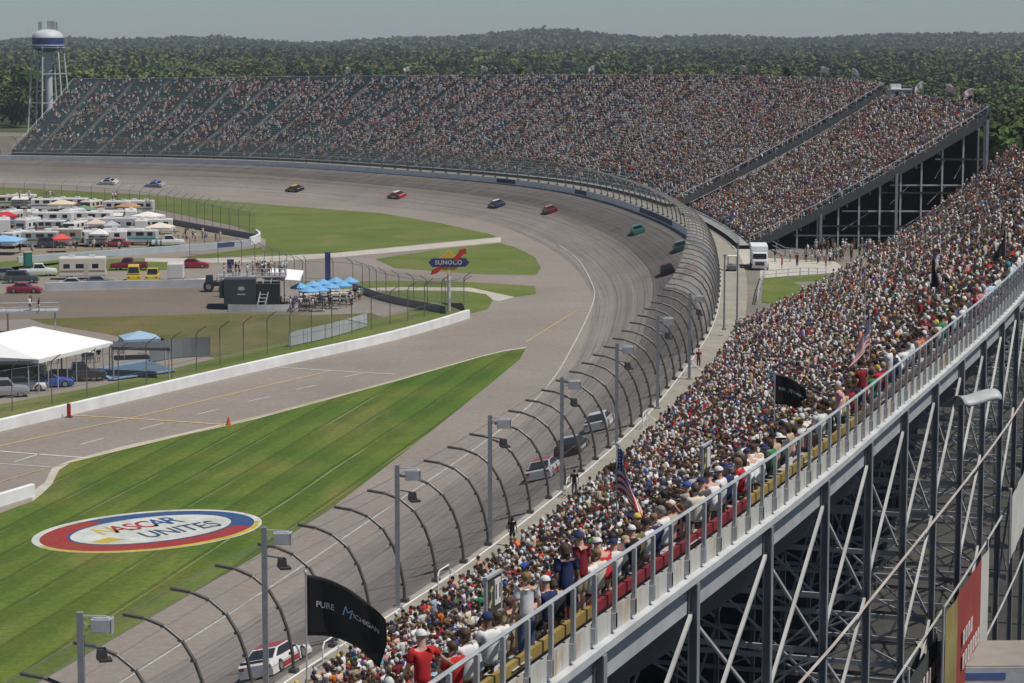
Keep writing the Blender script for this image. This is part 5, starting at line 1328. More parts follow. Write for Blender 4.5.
# ------------------------------------------------------------------ land, wood, hills
def sstep(a, b, x): t = np.clip((x - a) / (b - a), 0, 1); return t * t * (3 - 2 * t)
def land(x, y):
    x = np.asarray(x, float); y = np.asarray(y, float); d = np.hypot(x, y); an = np.arctan2(x, y)
    z = 8 * sstep(900, 2600, d)
    ridge = 13 + 13 * np.exp(-((an - .01) / .05) ** 2) + 8 * np.exp(-((an - .105) / .04) ** 2) + 10 * np.exp(-((an - .2) / .05) ** 2) + 4 * np.sin(an * 38 + 1) + 3 * np.sin(an * 90)
    z = z + ridge * sstep(3300, 4700, d)
    return z - .06
xs = np.r_[np.linspace(-9000, -1500, 8), np.linspace(-1400, 1400, 71), np.linspace(1500, 9000, 8)]
ys = np.r_[np.linspace(-6000, -300, 6), np.linspace(-200, 1000, 20), np.linspace(1080, 6000, 62), np.linspace(6500, 12000, 6)]
XX, YY = np.meshgrid(xs, ys); ZZ = land(XX, YY)
struct(MB().grid([[(XX[i, j], YY[i, j], ZZ[i, j]) for j in range(len(xs))] for i in range(len(ys))]).build('ground', mat_ground('field_grass', (.045, .075, .025), (.09, .10, .04), .02, .5), smooth=True))

def attr_mat(name, rough=.85, trans=0):
    m = mat(name, rough=rough, src='attr', var=.12, scale=.35, spec=.15)
    return m
LEAF = attr_mat('leaf_green')
BARK = mat('tree_bark', (.07, .055, .04), .9)
def leaf_cloud(nq, lobes, size, flat=.5):
    """nq small leaf-spray faces through a few lobes (cx,cy,cz,rx,rz); returns verts (nq*4,3)"""
    li = nr.integers(0, len(lobes), nq); Lb = np.array(lobes)[li]
    d = nr.normal(size=(nq, 3)); d /= np.linalg.norm(d, axis=1)[:, None]
    rad = nr.uniform(.55, 1.0, nq) ** .5
    c = Lb[:, :3] + d * rad[:, None] * np.stack([Lb[:, 3], Lb[:, 3], Lb[:, 4]], 1)
    n = d + nr.normal(size=(nq, 3)) * .55; n[:, 2] += .35; n /= np.linalg.norm(n, axis=1)[:, None]
    a = np.cross(n, nr.normal(size=(nq, 3))); a /= np.linalg.norm(a, axis=1)[:, None]; b = np.cross(n, a)
    s = size * nr.uniform(.6, 1.3, nq)[:, None]
    return np.stack([c - a * s - b * s * .7, c + a * s * .9 - b * s * .5, c + a * s + b * s * .8, c - a * s * .7 + b * s], 1).reshape(-1, 3)
def mesh_np(name, V, Fq, col, m, parent=None):
    """quads or triangles from arrays, with one stored colour per face"""
    me = bpy.data.meshes.new(name); k = Fq.shape[1]
    me.vertices.add(len(V)); me.vertices.foreach_set('co', V.astype(np.float32).ravel())
    me.loops.add(Fq.size); me.loops.foreach_set('vertex_index', Fq.astype(np.int32).ravel())
    me.polygons.add(len(Fq)); me.polygons.foreach_set('loop_start', np.arange(0, Fq.size, k, dtype=np.int32))
    at = me.attributes.new('Col', 'FLOAT_COLOR', 'FACE')
    at.data.foreach_set('color', np.c_[col, np.ones(len(col))].astype(np.float32).ravel())
    me.materials.append(m); me.update(calc_edges=True)
    return obj(name, me, parent)
GREENS = np.array([(.060, .100, .024), (.085, .120, .030), (.115, .140, .038), (.050, .085, .026), (.125, .150, .045), (.075, .105, .040)])
def forest_pts(y0, y1, sp, lim):
    P = []
    n = int(lim * (y1 * y1 - y0 * y0) / sp / sp)
    y = np.sqrt(nr.uniform(y0 * y0, y1 * y1, n)); x = y * nr.uniform(-lim, lim, n)
    return np.stack([x, y], 1)
lv, lc = [], []
for (y0, y1, sp, nq, size, hh, rr) in ((640, 1000, 9.5, 210, .62, 15, 4.6), (1000, 1700, 10.5, 110, .95, 15.5, 5.2), (1700, 2800, 14, 60, 1.6, 16, 6.5), (2800, 5200, 20, 44, 2.7, 17, 9)):
    P = forest_pts(y0, y1, sp, .26)
    if y0 < 700:
        P = np.vstack([P, np.stack([nr.uniform(110, 300, 560), nr.uniform(360, 640, 560)], 1)])
    dW = np.min(np.hypot(P[:, None, 0] - WC[None, ::6, 0], P[:, None, 1] - WC[None, ::6, 1]), 1) if y0 < 1000 else np.full(len(P), 999)
    P = P[dW > 62]
    P = P[((P[:, 0] > -330) | (P[:, 1] > 700)) & ((P[:, 0] > -.168 * P[:, 1]) | (P[:, 1] > 960))]
    # clearings on the gentle slope
    cl = np.sin(P[:, 0] * .011 + 1.3) * np.sin(P[:, 1] * .0075)
    P = P[(cl < .93) | (P[:, 1] < 1000)]
    z = land(P[:, 0], P[:, 1])
    for (x, y), zz in zip(P, z):
        pa = math.sin(x * .013 + 2 * math.sin(y * .0042)) * math.sin(y * .0065 + 1 + math.sin(x * .006)); pb = math.sin(x * .031 + y * .004) * math.sin(y * .011 + x * .009)
        h = hh * rnd.uniform(.68, 1.25) * (1 + .16 * pb); r = rr * rnd.uniform(.7, 1.25)
        con = rnd.random() < .12
        lobes = [(x + rnd.uniform(-.45, .45) * r, y + rnd.uniform(-.45, .45) * r, zz + h * rnd.uniform(.45, .85), r * rnd.uniform(.45, .75), h * rnd.uniform(.18, .3)) for _ in range(4)] + [(x, y, zz + h * .6, r * .7, h * .4)]
        if con: lobes = [(x, y, zz + h * (.25 + .2 * k), r * (.62 - .14 * k), h * .16) for k in range(4)]
        lv.append(leaf_cloud(nq, lobes, size))
        g = GREENS[rnd.randrange(6)] * rnd.uniform(.72, 1.3) * (.62 if y0 > 2000 else .8 if y0 > 990 else .72) * (1 + .38 * pa) * np.array([1 + .14 * pb, 1, 1 - .1 * pb])
        if con: g = np.array([.022, .042, .022])
        lc.append(np.clip(g[None] * nr.uniform(.82, 1.18, (nq, 1)), 0, 1))
V = np.vstack(lv); o = mesh_np('forest', V, np.arange(len(V)).reshape(-1, 4), np.vstack(lc), LEAF)
o['kind'] = 'stuff'; print('forest quads', len(V) // 4)

# trees one can tell apart along the back of the stands
def tree_proto(k):
    h = 1.0; rl = random.Random(40 + k)
    mb = MB().tube([(0, 0, -.3), (rl.uniform(-.2, .2), .1, 4), (rl.uniform(-.3, .3), 0, 9), (0, 0, 13)], [.42, .34, .22, .06], 7)
    for j in range(5):
        a = rl.uniform(0, 6.28); z = rl.uniform(4.5, 9)
        mb.tube([(0, 0, z), (math.cos(a) * 1.6, math.sin(a) * 1.6, z + 1.5), (math.cos(a) * 3.2, math.sin(a) * 3.2, z + 2.6)], [.16, .11, .03], 5)
    lob = [(rl.uniform(-2.6, 2.6), rl.uniform(-2.6, 2.6), rl.uniform(6.5, 13), rl.uniform(1.7, 2.8), rl.uniform(1.5, 2.5)) for _ in range(9)] + [(0, 0, 10, 3, 4)]
    if k == 4: lob = [(0, 0, 2.5 + 1.7 * j, 3.3 - .42 * j, 1.5) for j in range(8)]
    Vv = leaf_cloud(620, lob, .55)
    col = GREENS[k % 6] * (1.0 if k != 4 else .6)
    return mb, Vv, np.clip(col[None] * nr.uniform(.7, 1.35, (620, 1)), 0, 1)
TKIND = ['round dark green tree', 'broad mid green tree', 'bright green loose crowned tree', 'tall dense dark tree', 'dark pointed conifer']
TREES = []
tp = []
for u in list(range(6, 84, 13)): tp.append((u, 640 + 40 * rnd.random() + 60))
k = 0
prot = {}
spots = []
for u in (4, 14, 24, 36, 47, 58, 70, 82): spots.append((u, rnd.uniform(985, 1040), 'behind the water tower' if 30 < u < 70 else 'left of the water tower' if u < 30 else 'just right of the water tower'))
for u in range(110, 870, 34): spots.append((u + rnd.uniform(-8, 8), rnd.uniform(690, 760), 'behind the curved stand'))
for u in (880, 900, 925, 948, 970, 990, 1006, 1020): spots.append((u, rnd.uniform(430, 520), 'behind the short stand'))
cnt = {}
for (u, y, where) in spots:
    kd = rnd.randrange(5); x = (u - 512) / FPX * y; z = float(land(x, y))
    cnt[(kd, where)] = cnt.get((kd, where), 0) + 1; n = cnt[(kd, where)]
    od = ['', 'second ', 'third ', 'fourth ', 'fifth ', 'sixth ', 'seventh ', 'eighth ', 'ninth ', 'tenth '][n - 1]
    lab = (od + TKIND[kd] + ' ' + where + (', counting from the left' if n > 1 else ', leftmost of its kind there'))
    if kd not in prot:
        r = thing('tree', lab, 'tree', (x, y, z), rnd.uniform(0, 6), 'trees behind the grandstands')
        mb, Vv, cc = tree_proto(kd); mb.build('trunk', BARK, r); mesh_np('crown', Vv, np.arange(len(Vv)).reshape(-1, 4), cc, LEAF, r)
        prot[kd] = r
    else: r = dup(prot[kd], (x, y, z), rnd.uniform(0, 6), lab, 'tree', 'trees behind the grandstands')
    sc = rnd.uniform(1.0, 1.35) * (1.25 if y > 600 else 1.15); r.scale = (sc * .95, sc * .95, sc)

# ------------------------------------------------------------------ air, sky, sun, camera
HAZE = .85e-4
def haze():
    m = bpy.data.materials.new('air'); m.use_nodes = True; nt = m.node_tree; nt.nodes.clear()
    o = nt.nodes.new('ShaderNodeOutputMaterial'); v = nt.nodes.new('ShaderNodeVolumePrincipled')
    v.inputs['Color'].default_value = (.74, .85, 1.0, 1); v.inputs['Density'].default_value = HAZE; v.inputs['Anisotropy'].default_value = .0
    nt.links.new(v.outputs[0], o.inputs['Volume'])
    b = MB().box((0, 2600, 41), (6000, 6000, 86)).build('haze', m); b['kind'] = 'stuff'
if HAZE: haze()
SUN_EL, SUN_AZ = R(63), R(113)            # azimuth clockwise from +Y: from the right, a little behind the camera
sd = Vector((math.sin(SUN_AZ) * math.cos(SUN_EL), math.cos(SUN_AZ) * math.cos(SUN_EL), math.sin(SUN_EL)))
li = bpy.data.lights.new('sun', 'SUN'); li.energy = 4.6; li.angle = R(.53); li.color = (1, .95, .87)
so = bpy.data.objects.new('sun', li); C.objects.link(so); so.rotation_euler = sd.to_track_quat('Z', 'Y').to_euler(); so.location = (60, -20, 90)
w = bpy.data.worlds.new('World'); S.world = w; w.use_nodes = True
nt = w.node_tree; bg = nt.nodes['Background']
sk = nt.nodes.new('ShaderNodeTexSky'); sk.sky_type = 'NISHITA'; sk.sun_disc = False
sk.sun_elevation = SUN_EL; sk.sun_rotation = SUN_AZ; sk.air_density = .7; sk.dust_density = .4; sk.ozone_density = 4.0; sk.altitude = 300
nt.links.new(sk.outputs[0], bg.inputs[0]); bg.inputs[1].default_value = .066
cam = bpy.data.cameras.new('camera'); co = bpy.data.objects.new('camera', cam); C.objects.link(co)
cam.sensor_width = 36; cam.lens = FPX / 1024 * 36; cam.clip_start = .5; cam.clip_end = 30000
co.location = (0, 0, CAMZ); co.rotation_euler = (math.pi / 2 - PITCH, 0, 0)
S.camera = co
S.view_settings.view_transform = 'Standard'; S.view_settings.look = 'None'; S.view_settings.exposure = -.08; S.view_settings.gamma = 1
S.cycles.max_bounces = 6; S.cycles.diffuse_bounces = 3; S.cycles.transparent_max_bounces = 24; S.cycles.volume_bounces = 0
S.cycles.use_adaptive_sampling = True; S.cycles.adaptive_threshold = .02
# ------------------------------------------------------------------ people: poses (local: facing +Y, origin on the floor under the hips)
def mirror(p): return (-p[0], p[1], p[2])
SITB = dict(pel=(0, 0, .53), spi=(0, -.03, .74), che=(0, -.01, .97), nek=(0, .02, 1.09), hd0=(0, .045, 1.135), hd1=(0, .06, 1.235), sho=(.185, 0, 1.04), elb=(.235, .08, .79), wri=(.15, .29, .69), hip=(.09, .03, .51), kne=(.125, .43, .50), ank=(.12, .42, .09), toe=(.135, .57, .045))
def pose(b, **k): d = dict(b); d.update(k); return d
STDB = dict(pel=(0, 0, .93), spi=(0, -.01, 1.13), che=(0, 0, 1.35), nek=(0, .015, 1.465), hd0=(0, .035, 1.515), hd1=(0, .05, 1.618), sho=(.185, 0, 1.42), elb=(.25, -.03, 1.14), wri=(.26, .09, .90), hip=(.09, 0, .90), kne=(.105, .03, .50), ank=(.105, -.01, .09), toe=(.125, .15, .045))
POSES = {
    'seated': pose(SITB),
    'leaning': pose(SITB, spi=(0, .05, .73), che=(0, .17, .92), nek=(0, .245, 1.025), hd0=(0, .285, 1.06), hd1=(0, .315, 1.155), sho=(.185, .17, .99), elb=(.20, .36, .76), wri=(.07, .53, .70)),
    'shading': pose(SITB, elbR=(.36, .10, 1.12), wriR=(.15, .19, 1.30)),
    'standing': pose(STDB),
    'cheering': pose(STDB, elbR=(.30, .12, 1.62), wriR=(.24, .16, 1.88), elb=(.27, .05, 1.16), wri=(.17, .26, 1.20)),
    'railing': pose(STDB, che=(0, .04, 1.34), elbR=(.40, .12, 1.22), wriR=(.62, .28, 1.08), elb=(.25, .02, 1.14), wri=(.22, .22, 1.0)),
}
SIT = ('seated', 'leaning', 'shading')
def J(P, k, sd):
    q = P.get(k + ('R' if sd > 0 else 'L'), P[k]); return (q[0] * sd, q[1], q[2])
def skin(V, E, Rr, sub=1):
    me = bpy.data.meshes.new('limbs'); me.from_pydata([tuple(v) for v in V], E, [])
    o = bpy.data.objects.new('limbs', me); C.objects.link(o)
    m = o.modifiers.new('skin', 'SKIN'); m.branch_smoothing = .6
    sv = me.skin_vertices[0].data
    for i, r in enumerate(Rr): sv[i].radius = r if isinstance(r, tuple) else (r, r)
    sv[0].use_root = True
    s = o.modifiers.new('sub', 'SUBSURF'); s.levels = sub; s.render_levels = sub
    dg = bpy.context.evaluated_depsgraph_get(); dg.update()
    r = bpy.data.meshes.new_from_object(o.evaluated_get(dg)); bpy.data.objects.remove(o)
    vs = [tuple(v.co) for v in r.vertices]; fs = [tuple(p.vertices) for p in r.polygons]
    bpy.data.meshes.remove(r); return vs, fs
def lerp(a, b, t): return tuple(a[i] + (b[i] - a[i]) * t for i in range(3))
def body_parts(P):
    V, E, Rr = [], [], []
    def add(p, r, par=None):
        V.append(p); Rr.append(r)
        if par is not None: E.append((par, len(V) - 1))
        return len(V) - 1
    pe = add(P['pel'], (.145, .115)); sp = add(P['spi'], (.13, .10), pe); ch = add(P['che'], (.135, .10), sp)
    nk = add(P['nek'], .062, ch); h0 = add(P['hd0'], (.073, .085), nk); h1 = add(P['hd1'], (.077, .094), h0); add(lerp(P['hd0'], P['hd1'], 1.75), (.045, .055), h1)
    for sd in (-1, 1):
        s, e, w = J(P, 'sho', sd), J(P, 'elb', sd), J(P, 'wri', sd)
        si = add(s, .056, ch); ei = add(e, .044, si); wi = add(w, (.03, .026), ei)
        f = Vector(w) - Vector(e); f.normalize(); sdv = f.cross(Vector((0, 0, 1)))
        if sdv.length < .1: sdv = Vector((1, 0, 0))
        sdv.normalize(); pn = sdv.cross(f)
        pa = add(tuple(Vector(w) + f * .06), (.040, .018), wi)
        for q, ln in zip((-.03, -.01, .01, .03), (.062, .072, .068, .052)):
            a = add(tuple(Vector(w) + f * .095 + sdv * q), .0105, pa); b = add(tuple(Vector(w) + f * (.095 + ln * .6) + sdv * q * 1.1 - pn * .012), .0095, a); add(tuple(Vector(w) + f * (.095 + ln * .9) + sdv * q * 1.1 - pn * .034), .008, b)
        a = add(tuple(Vector(w) + f * .045 - sdv * sd * .04), .011, pa); add(tuple(Vector(w) + f * .085 - sdv * sd * .058 - pn * .012), .009, a)
        hp, kn, an, to = (J(P, k, sd) for k in ('hip', 'kne', 'ank', 'toe'))
        hi = add(hp, .088, pe); mi = add(lerp(hp, kn, .5), .076, hi); ki = add(kn, .057, mi); ca = add(lerp(kn, an, .4), .055, ki); ai = add(an, .040, ca); add(to, (.045, .03), ai)
    bv, bf = skin(V, E, Rr)
    n0 = len(bf); mi = [0] * n0
    c = Vector(P['hd1']); ax = (Vector(P['hd1']) - Vector(P['hd0'])).normalized(); fw = (Vector((0, 1, 0)) - ax * ax.y).normalized(); rt = fw.cross(ax)
    mb = MB()
    W = lambda x, y, z: tuple(c + rt * x + fw * y + ax * z)
    mb.add([W(-.016, .085, -.03), W(.016, .085, -.03), W(0, .125, -.028), W(0, .09, .02)], [(0, 1, 2), (0, 2, 3), (1, 3, 2)])
    for sd in (-1, 1): mb.add([W(sd * .082, -.015, -.03), W(sd * .082, .015, -.02), W(sd * .098, -.02, .025), W(sd * .085, .01, .03), W(sd * .08, -.02, .02)], [(0, 1, 3, 2), (0, 2, 4)])
    mb.cur = 1
    for sd in (-1, 1): mb.add([W(sd * .036 + x, .093 - abs(x) * .2, .012 + z) for x, z in ((-.014, 0), (0, -.007), (.014, 0), (0, .007))], [(0, 1, 2, 3)])
    mb.cur = 2; mb.add([W(-.025, .09, -.06), W(0, .097, -.068), (W(.025, .09, -.06)), W(0, .098, -.056)], [(0, 1, 2, 3)])
    b = len(bv); bv += mb.v; bf += [tuple(b + i for i in f) for f in mb.f]; mi += mb.m
    # clothes follow the same joints
    def garment(kind):
        V.clear(); E.clear(); Rr.clear()
        if kind in ('shirt', 'tank'):
            pb_ = add(lerp(P['pel'], P['spi'], -.45 if P['pel'][2] > .8 else -.2), (.17, .14)); pl = add(lerp(P['pel'], P['spi'], .2), (.168, .138), pb_); sp = add(P['spi'], (.16, .128), pl); ch = add(P['che'], (.185, .15), sp); md_ = add(lerp(P['che'], P['nek'], .5), (.15, .125), ch); add(lerp(P['che'], P['nek'], .98), (.085, .082), md_)
            for sd in (-1, 1):
                s, e = J(P, 'sho', sd), J(P, 'elb', sd)
                si = add(s, .098 if kind == 'shirt' else .07, ch)
                if kind == 'shirt': mi_ = add(lerp(s, e, .45), .074, si); add(lerp(s, e, .72), .073, mi_)
        else:
            pl = add(P['pel'], (.165, .132)); add(lerp(P['pel'], P['spi'], .22), (.158, .128), pl)
            for sd in (-1, 1):
                hp, kn, an = (J(P, k, sd) for k in ('hip', 'kne', 'ank'))
                hi = add(hp, .105, pl); m = add(lerp(hp, kn, .5), .094, hi)
                if kind == 'shorts': add(lerp(hp, kn, .92), .086, m)
                else: k_ = add(kn, .078, m); add(lerp(kn, an, .85), .062, k_)
        return skin(V, E, Rr)
    out = {'body': (bv, bf, mi)}
    for k in ('shirt', 'tank', 'trousers', 'shorts'): v, f = garment(k); out[k] = (v, f, [0] * len(f))
    return out, (c, rt, fw, ax)
SKINM = mat('skin', rough=.6, src='object', var=.08, scale=9); EYEM = mat('eye_dark', (.02, .015, .012), .3); LIPM = mat('lip', (.28, .10, .09), .5)
HAIRM = mat('hair_fibre', rough=.7, src='object', var=.25, scale=14)
PM = {}
def to_mesh(name, vf, mats):
    me = bpy.data.meshes.new(name); me.from_pydata(vf[0], [], vf[1]); me.polygons.foreach_set('material_index', vf[2]); me.polygons.foreach_set('use_smooth', [True] * len(vf[1]))
    for m in mats: me.materials.append(m)
    me.update(); return me
def headgear(c, rt, fw, ax):
    W = lambda x, y, z: tuple(c + (rt * x + fw * y + ax * z) * .94)
    def dome(rx, ry, rz, z0, oy=-.008, n=14, k=6, full=.0):
        mb = MB(); rows = []
        for i in range(k + 1):
            a = (math.pi / 2) * i / k
            rows.append([W(rx * math.cos(a) * math.cos(t), oy + ry * math.cos(a) * math.sin(t), z0 + rz * math.sin(a)) for t in np.linspace(0, 2 * math.pi, n + 1)])
        return mb.grid(rows)
    out = {}
    m = dome(.098, .118, .105, .02)
    m.add([W(.095 * math.cos(t), -.03 + .115 * math.sin(t), .02) for t in np.linspace(math.pi, 2 * math.pi, 9)] + [W(.088 * math.cos(t), -.03 + .10 * math.sin(t), -.07) for t in np.linspace(math.pi, 2 * math.pi, 9)], [(i, i + 1, 10 + i, 9 + i) for i in range(8)])
    out['hair'] = m
    m = dome(.100, .122, .11, .015)
    pts = np.linspace(math.pi, 2 * math.pi, 11)
    for r0, z0, r1, z1 in ((1.0, .015, .98, -.08), (.93, -.08, .62, -.19)):
        m.add([W(.100 * r0 * math.cos(t), -.02 + .12 * r0 * math.sin(t), z0) for t in pts] + [W(.105 * r1 * math.cos(t), -.03 + .12 * r1 * math.sin(t), z1) for t in pts], [(i, i + 1, 12 + i, 11 + i) for i in range(10)])
    out['long_hair'] = m
    m = dome(.102, .122, .11, .03)
    a = np.linspace(.35, math.pi - .35, 9)
    m.add([W(.10 * math.cos(t), -.01 + .12 * math.sin(t), .035) for t in a] + [W(.088 * math.cos(t), .03 + .185 * math.sin(t), .015) for t in a], [(i, i + 1, 10 + i, 9 + i) for i in range(8)])
    m.add([W(.10 * math.cos(t), -.01 + .12 * math.sin(t), .028) for t in a] + [W(.088 * math.cos(t), .03 + .185 * math.sin(t), .008) for t in a], [(9 + i, 10 + i, i + 1, i) for i in range(8)])
    out['cap'] = m
    m = dome(.102, .120, .115, .035)
    t = np.linspace(0, 2 * math.pi, 17)
    m.add([W(.10 * math.cos(q), -.008 + .12 * math.sin(q), .04) for q in t] + [W(.20 * math.cos(q), -.008 + .22 * math.sin(q), .015 + .02 * math.cos(2 * q)) for q in t], [(i, i + 1, 18 + i, 17 + i) for i in range(16)])
    out['brimmed_hat'] = m
    return {k: (v.v, v.f, [0] * len(v.f)) for k, v in out.items()}
for nm, P in POSES.items():
    parts, hd = body_parts(P); d = {}
    d['body'] = to_mesh('person', parts['body'], [SKINM, EYEM, LIPM])
    for k in ('shirt', 'tank', 'trousers', 'shorts'): d[k] = to_mesh(k, parts[k], [FABRIC])
    for k, v in headgear(*hd).items(): d[k] = to_mesh(k, v, [FABRIC if k in ('cap', 'brimmed_hat') else HAIRM])
    PM[nm] = d
SHIRT = {'white': (.62, .62, .62), 'light grey': (.40, .40, .41), 'black': (.02, .02, .022), 'charcoal': (.07, .07, .075), 'navy': (.025, .035, .10), 'royal blue': (.03, .08, .33), 'pale blue': (.35, .46, .60), 'red': (.42, .025, .03), 'dark red': (.20, .02, .03), 'pink': (.55, .28, .30),
         'tan': (.40, .31, .21), 'cream': (.58, .54, .44), 'olive': (.12, .13, .06), 'green': (.04, .20, .09), 'orange': (.58, .16, .03), 'yellow': (.62, .50, .10), 'teal': (.05, .26, .28), 'brown': (.15, .08, .05), 'purple': (.13, .05, .19)}
SW = [29, 12, 11, 7, 6, 2.5, 5, 6, 4, 4, 5, 5, 2.5, 1.2, .9, .8, 1.2, 3, .5]
SKINS = [(.52, .31, .23), (.46, .27, .20), (.57, .37, .29), (.42, .23, .17), (.50, .28, .21), (.16, .09, .06)]
HAIRC = {'dark': (.02, .014, .01), 'brown': (.06, .035, .02), 'blond': (.19, .12, .055), 'grey': (.20, .19, .18)}
HATC = {'white': (.62, .62, .62), 'black': (.02, .02, .02), 'red': (.40, .03, .03), 'navy': (.03, .04, .11), 'tan': (.38, .30, .20), 'blue': (.04, .10, .36), 'yellow': (.60, .45, .08), 'grey': (.28, .28, .28)}
BOT = {'blue jeans': ('trousers', (.06, .085, .15)), 'khaki shorts': ('shorts', (.33, .27, .18)), 'dark shorts': ('shorts', (.035, .037, .045)), 'denim shorts': ('shorts', (.09, .12, .19)), 'white shorts': ('shorts', (.55, .55, .54))}
def person(label, pose_, loc, rz, top, bottom, head, skinc=None, scale=1.0, group=None, topc=None):
    """top: colour name, 'none' or ('tank', name); head: (kind, colour)"""
    d = PM[pose_]
    r = obj('person', d['body']); r.color = (*(skinc or rnd.choice(SKINS)), 1); r.location = [float(c) for c in loc]; r.rotation_euler = (0, 0, rz); r.scale = (scale,) * 3
    tag(r, label, 'person', group)
    if top != 'none':
        k, c = ('tank', top[1]) if isinstance(top, tuple) else ('shirt', top)
        o = obj(k if k == 'shirt' else 'tank_top', d[k], r); o.color = (*SHIRT[c], 1)
    k, c = BOT[bottom]; o = obj(k, d[k], r); o.color = (*c, 1)
    k, c = head; o = obj(k, d[k], r); o.color = (*(HAIRC[c] if 'hair' in k else HATC[c]), 1)
    return r

# ------------------------------------------------------------------ simple crowd figures
def lod(P, n, seatd):
    mb = MB(); c = lambda k: (setattr(mb, 'cur', k))
    def rings(rs, n, cap=True):
        mb.grid([[(x + rx * math.cos(a), y + ry * math.sin(a), z) for a in np.linspace(0, 2 * math.pi, n + 1)] for x, y, z, rx, ry in rs])
    pe, sp, ch, nk, h0, h1 = (P[k] for k in ('pel', 'spi', 'che', 'nek', 'hd0', 'hd1'))
    c(1)
    t = [(*lerp(pe, sp, .0), .165, .13), (*sp, .155, .125), (*ch, .19, .135), (*lerp(ch, nk, .5), .17, .10), (*lerp(ch, nk, .95), .065, .06)]
    if n < 6: t = [t[0], t[2], t[3], t[4]]
    rings(t, n)
    for sd in (-1, 1):
        s, e, w = J(P, 'sho', sd), J(P, 'elb', sd), J(P, 'wri', sd); m = lerp(s, e, .7); hnd = lerp(e, w, 1.3)
        if n >= 6:
            c(1); mb.tube([s, m], [.078, .068], 5); c(0); mb.tube([m, e, w, hnd], [.048, .042, .032, .03], 5)
        else:
            c(1); mb.tube([s, m], [.08, .07], 3, False); c(0); mb.tube([m, e, hnd], [.05, .045, .035], 3, False)
        hp, kn, an, to = (J(P, k, sd) for k in ('hip', 'kne', 'ank', 'toe'))
        c(2); mb.tube([hp, kn], [.10, .08], 5 if n >= 6 else 4, n >= 6); c(0 if n >= 6 else 2)
        mb.tube([kn, an], [.06, .045], 5 if n >= 6 else 3, False)
        if n >= 6: c(4); mb.tube([(an[0], an[1] - .05, .05), to], [.05, .045], 4)
    c(0); hc = lerp(h0, h1, .8)
    k, rr = (7, (-.9, -.45, 0, .45, .9)) if n >= 6 else (5, (-.85, 0, .85))
    rings([(hc[0], hc[1], hc[2] + .125 * q, .083 * math.sqrt(1 - q * q * .9), .095 * math.sqrt(1 - q * q * .9)) for q in rr], k)
    c(3); rings([(hc[0], hc[1] - .015 + .0, hc[2] + .03 + .115 * q, .088 * math.sqrt(1.001 - q * q), .103 * math.sqrt(1.001 - q * q)) for q in ((-.3, .1, .5, .85, 1.0) if n >= 6 else (-.3, .5, 1.0))], k)
    if n >= 6 and seatd: mb.add([(hc[0] + x, hc[1] + y, hc[2] + z) for x, y, z in ((-.075, .09, .04), (.075, .09, .04), (.06, .19, .02), (-.06, .19, .02))], [(0, 1, 2, 3)])
    F, ci = [], []
    for f, m in zip(mb.f, mb.m):
        for i in range(1, len(f) - 1): F.append((f[0], f[i], f[i + 1])); ci.append(m)
    return np.array(mb.v), np.array(F, np.int32), np.array(ci, np.int32)
LN = list(SHIRT); SHC = np.array([SHIRT[k] for k in LN]); SWn = np.array(SW) / sum(SW)
NEAR = [lod(POSES['seated'], 6, 0), lod(POSES['seated'], 6, 1), lod(POSES['leaning'], 6, 1), lod(POSES['shading'], 6, 0), lod(POSES['standing'], 6, 1), lod(POSES['cheering'], 6, 0)]
FAR = [lod(POSES['seated'], 4, 0), lod(POSES['leaning'], 4, 0), lod(POSES['shading'], 4, 0), lod(POSES['standing'], 4, 0)]
def seats(st, occ, aisles, aw, pitch=.54):
    """rows of (x, y, z, facing angle, t, row)"""
    out = []
    for r in range(st.n):
        L = st.len + (st.lenB - st.len) * r / st.n; m = int(L / pitch)
        t = (np.arange(m) + .5 + nr.uniform(-.14, .14, m)) / m; t = np.clip(t, .003, .997)
        near_a = np.min(np.abs(t[:, None] - np.array(aisles)[None]), 1) < aw / L / 2 + .18 / L
        keep = (nr.random(m) < occ(t, r)) & (~near_a | (nr.random(m) < .06))
        t = t[keep]; d = (r + .68 + nr.uniform(-.07, .07, len(t))) / st.n
        p = st.pt(t, d); f = st.face(t); a = np.arctan2(f[:, 1], f[:, 0]) - math.pi / 2
        out.append(np.c_[p, st.zrow(t, np.full(len(t), r)) + .012, a + nr.normal(0, .25, len(t)), t, np.full(len(t), r)])
    return np.vstack(out)
aw = 1.1
S1 = seats(ST1, lambda t, r: .955 - .10 * (np.sin(t * 61 + r * .45) > .86), at1, 1.1)
S2 = seats(ST2, lambda t, r: .97 - .25 * (np.sin(t * 33 + r * .5) * np.sin(t * 71 - r * .37 + 2) > .62), ST2.aisles, 1.3)
def occ3(t, r):
    base = np.interp(t, [0, .3, .5, .75, 1], [.97, .93, .76, .48, .26])
    cl = .25 * np.sin(t * 47 + r * .3) * np.sin(t * 19 + r * .55 + 1) * np.clip(t * 1.8, 0, 1)
    base = base + cl
    return np.where(r < 5, base * .35, base)
S3 = seats(ST3, occ3, ST3.aisles, 1.3)
# keep what the picture could show, from here or a step aside
def inview(Sx, m=60):
    u, v, d = PX(Sx[:, :3] + np.array([0, 0, 1.0])); return Sx[(d > 8) & (u > -m) & (u < 1024 + m) & (v < 683 + 60)]
S1 = inview(S1); print('seats', len(S1), len(S2), len(S3))

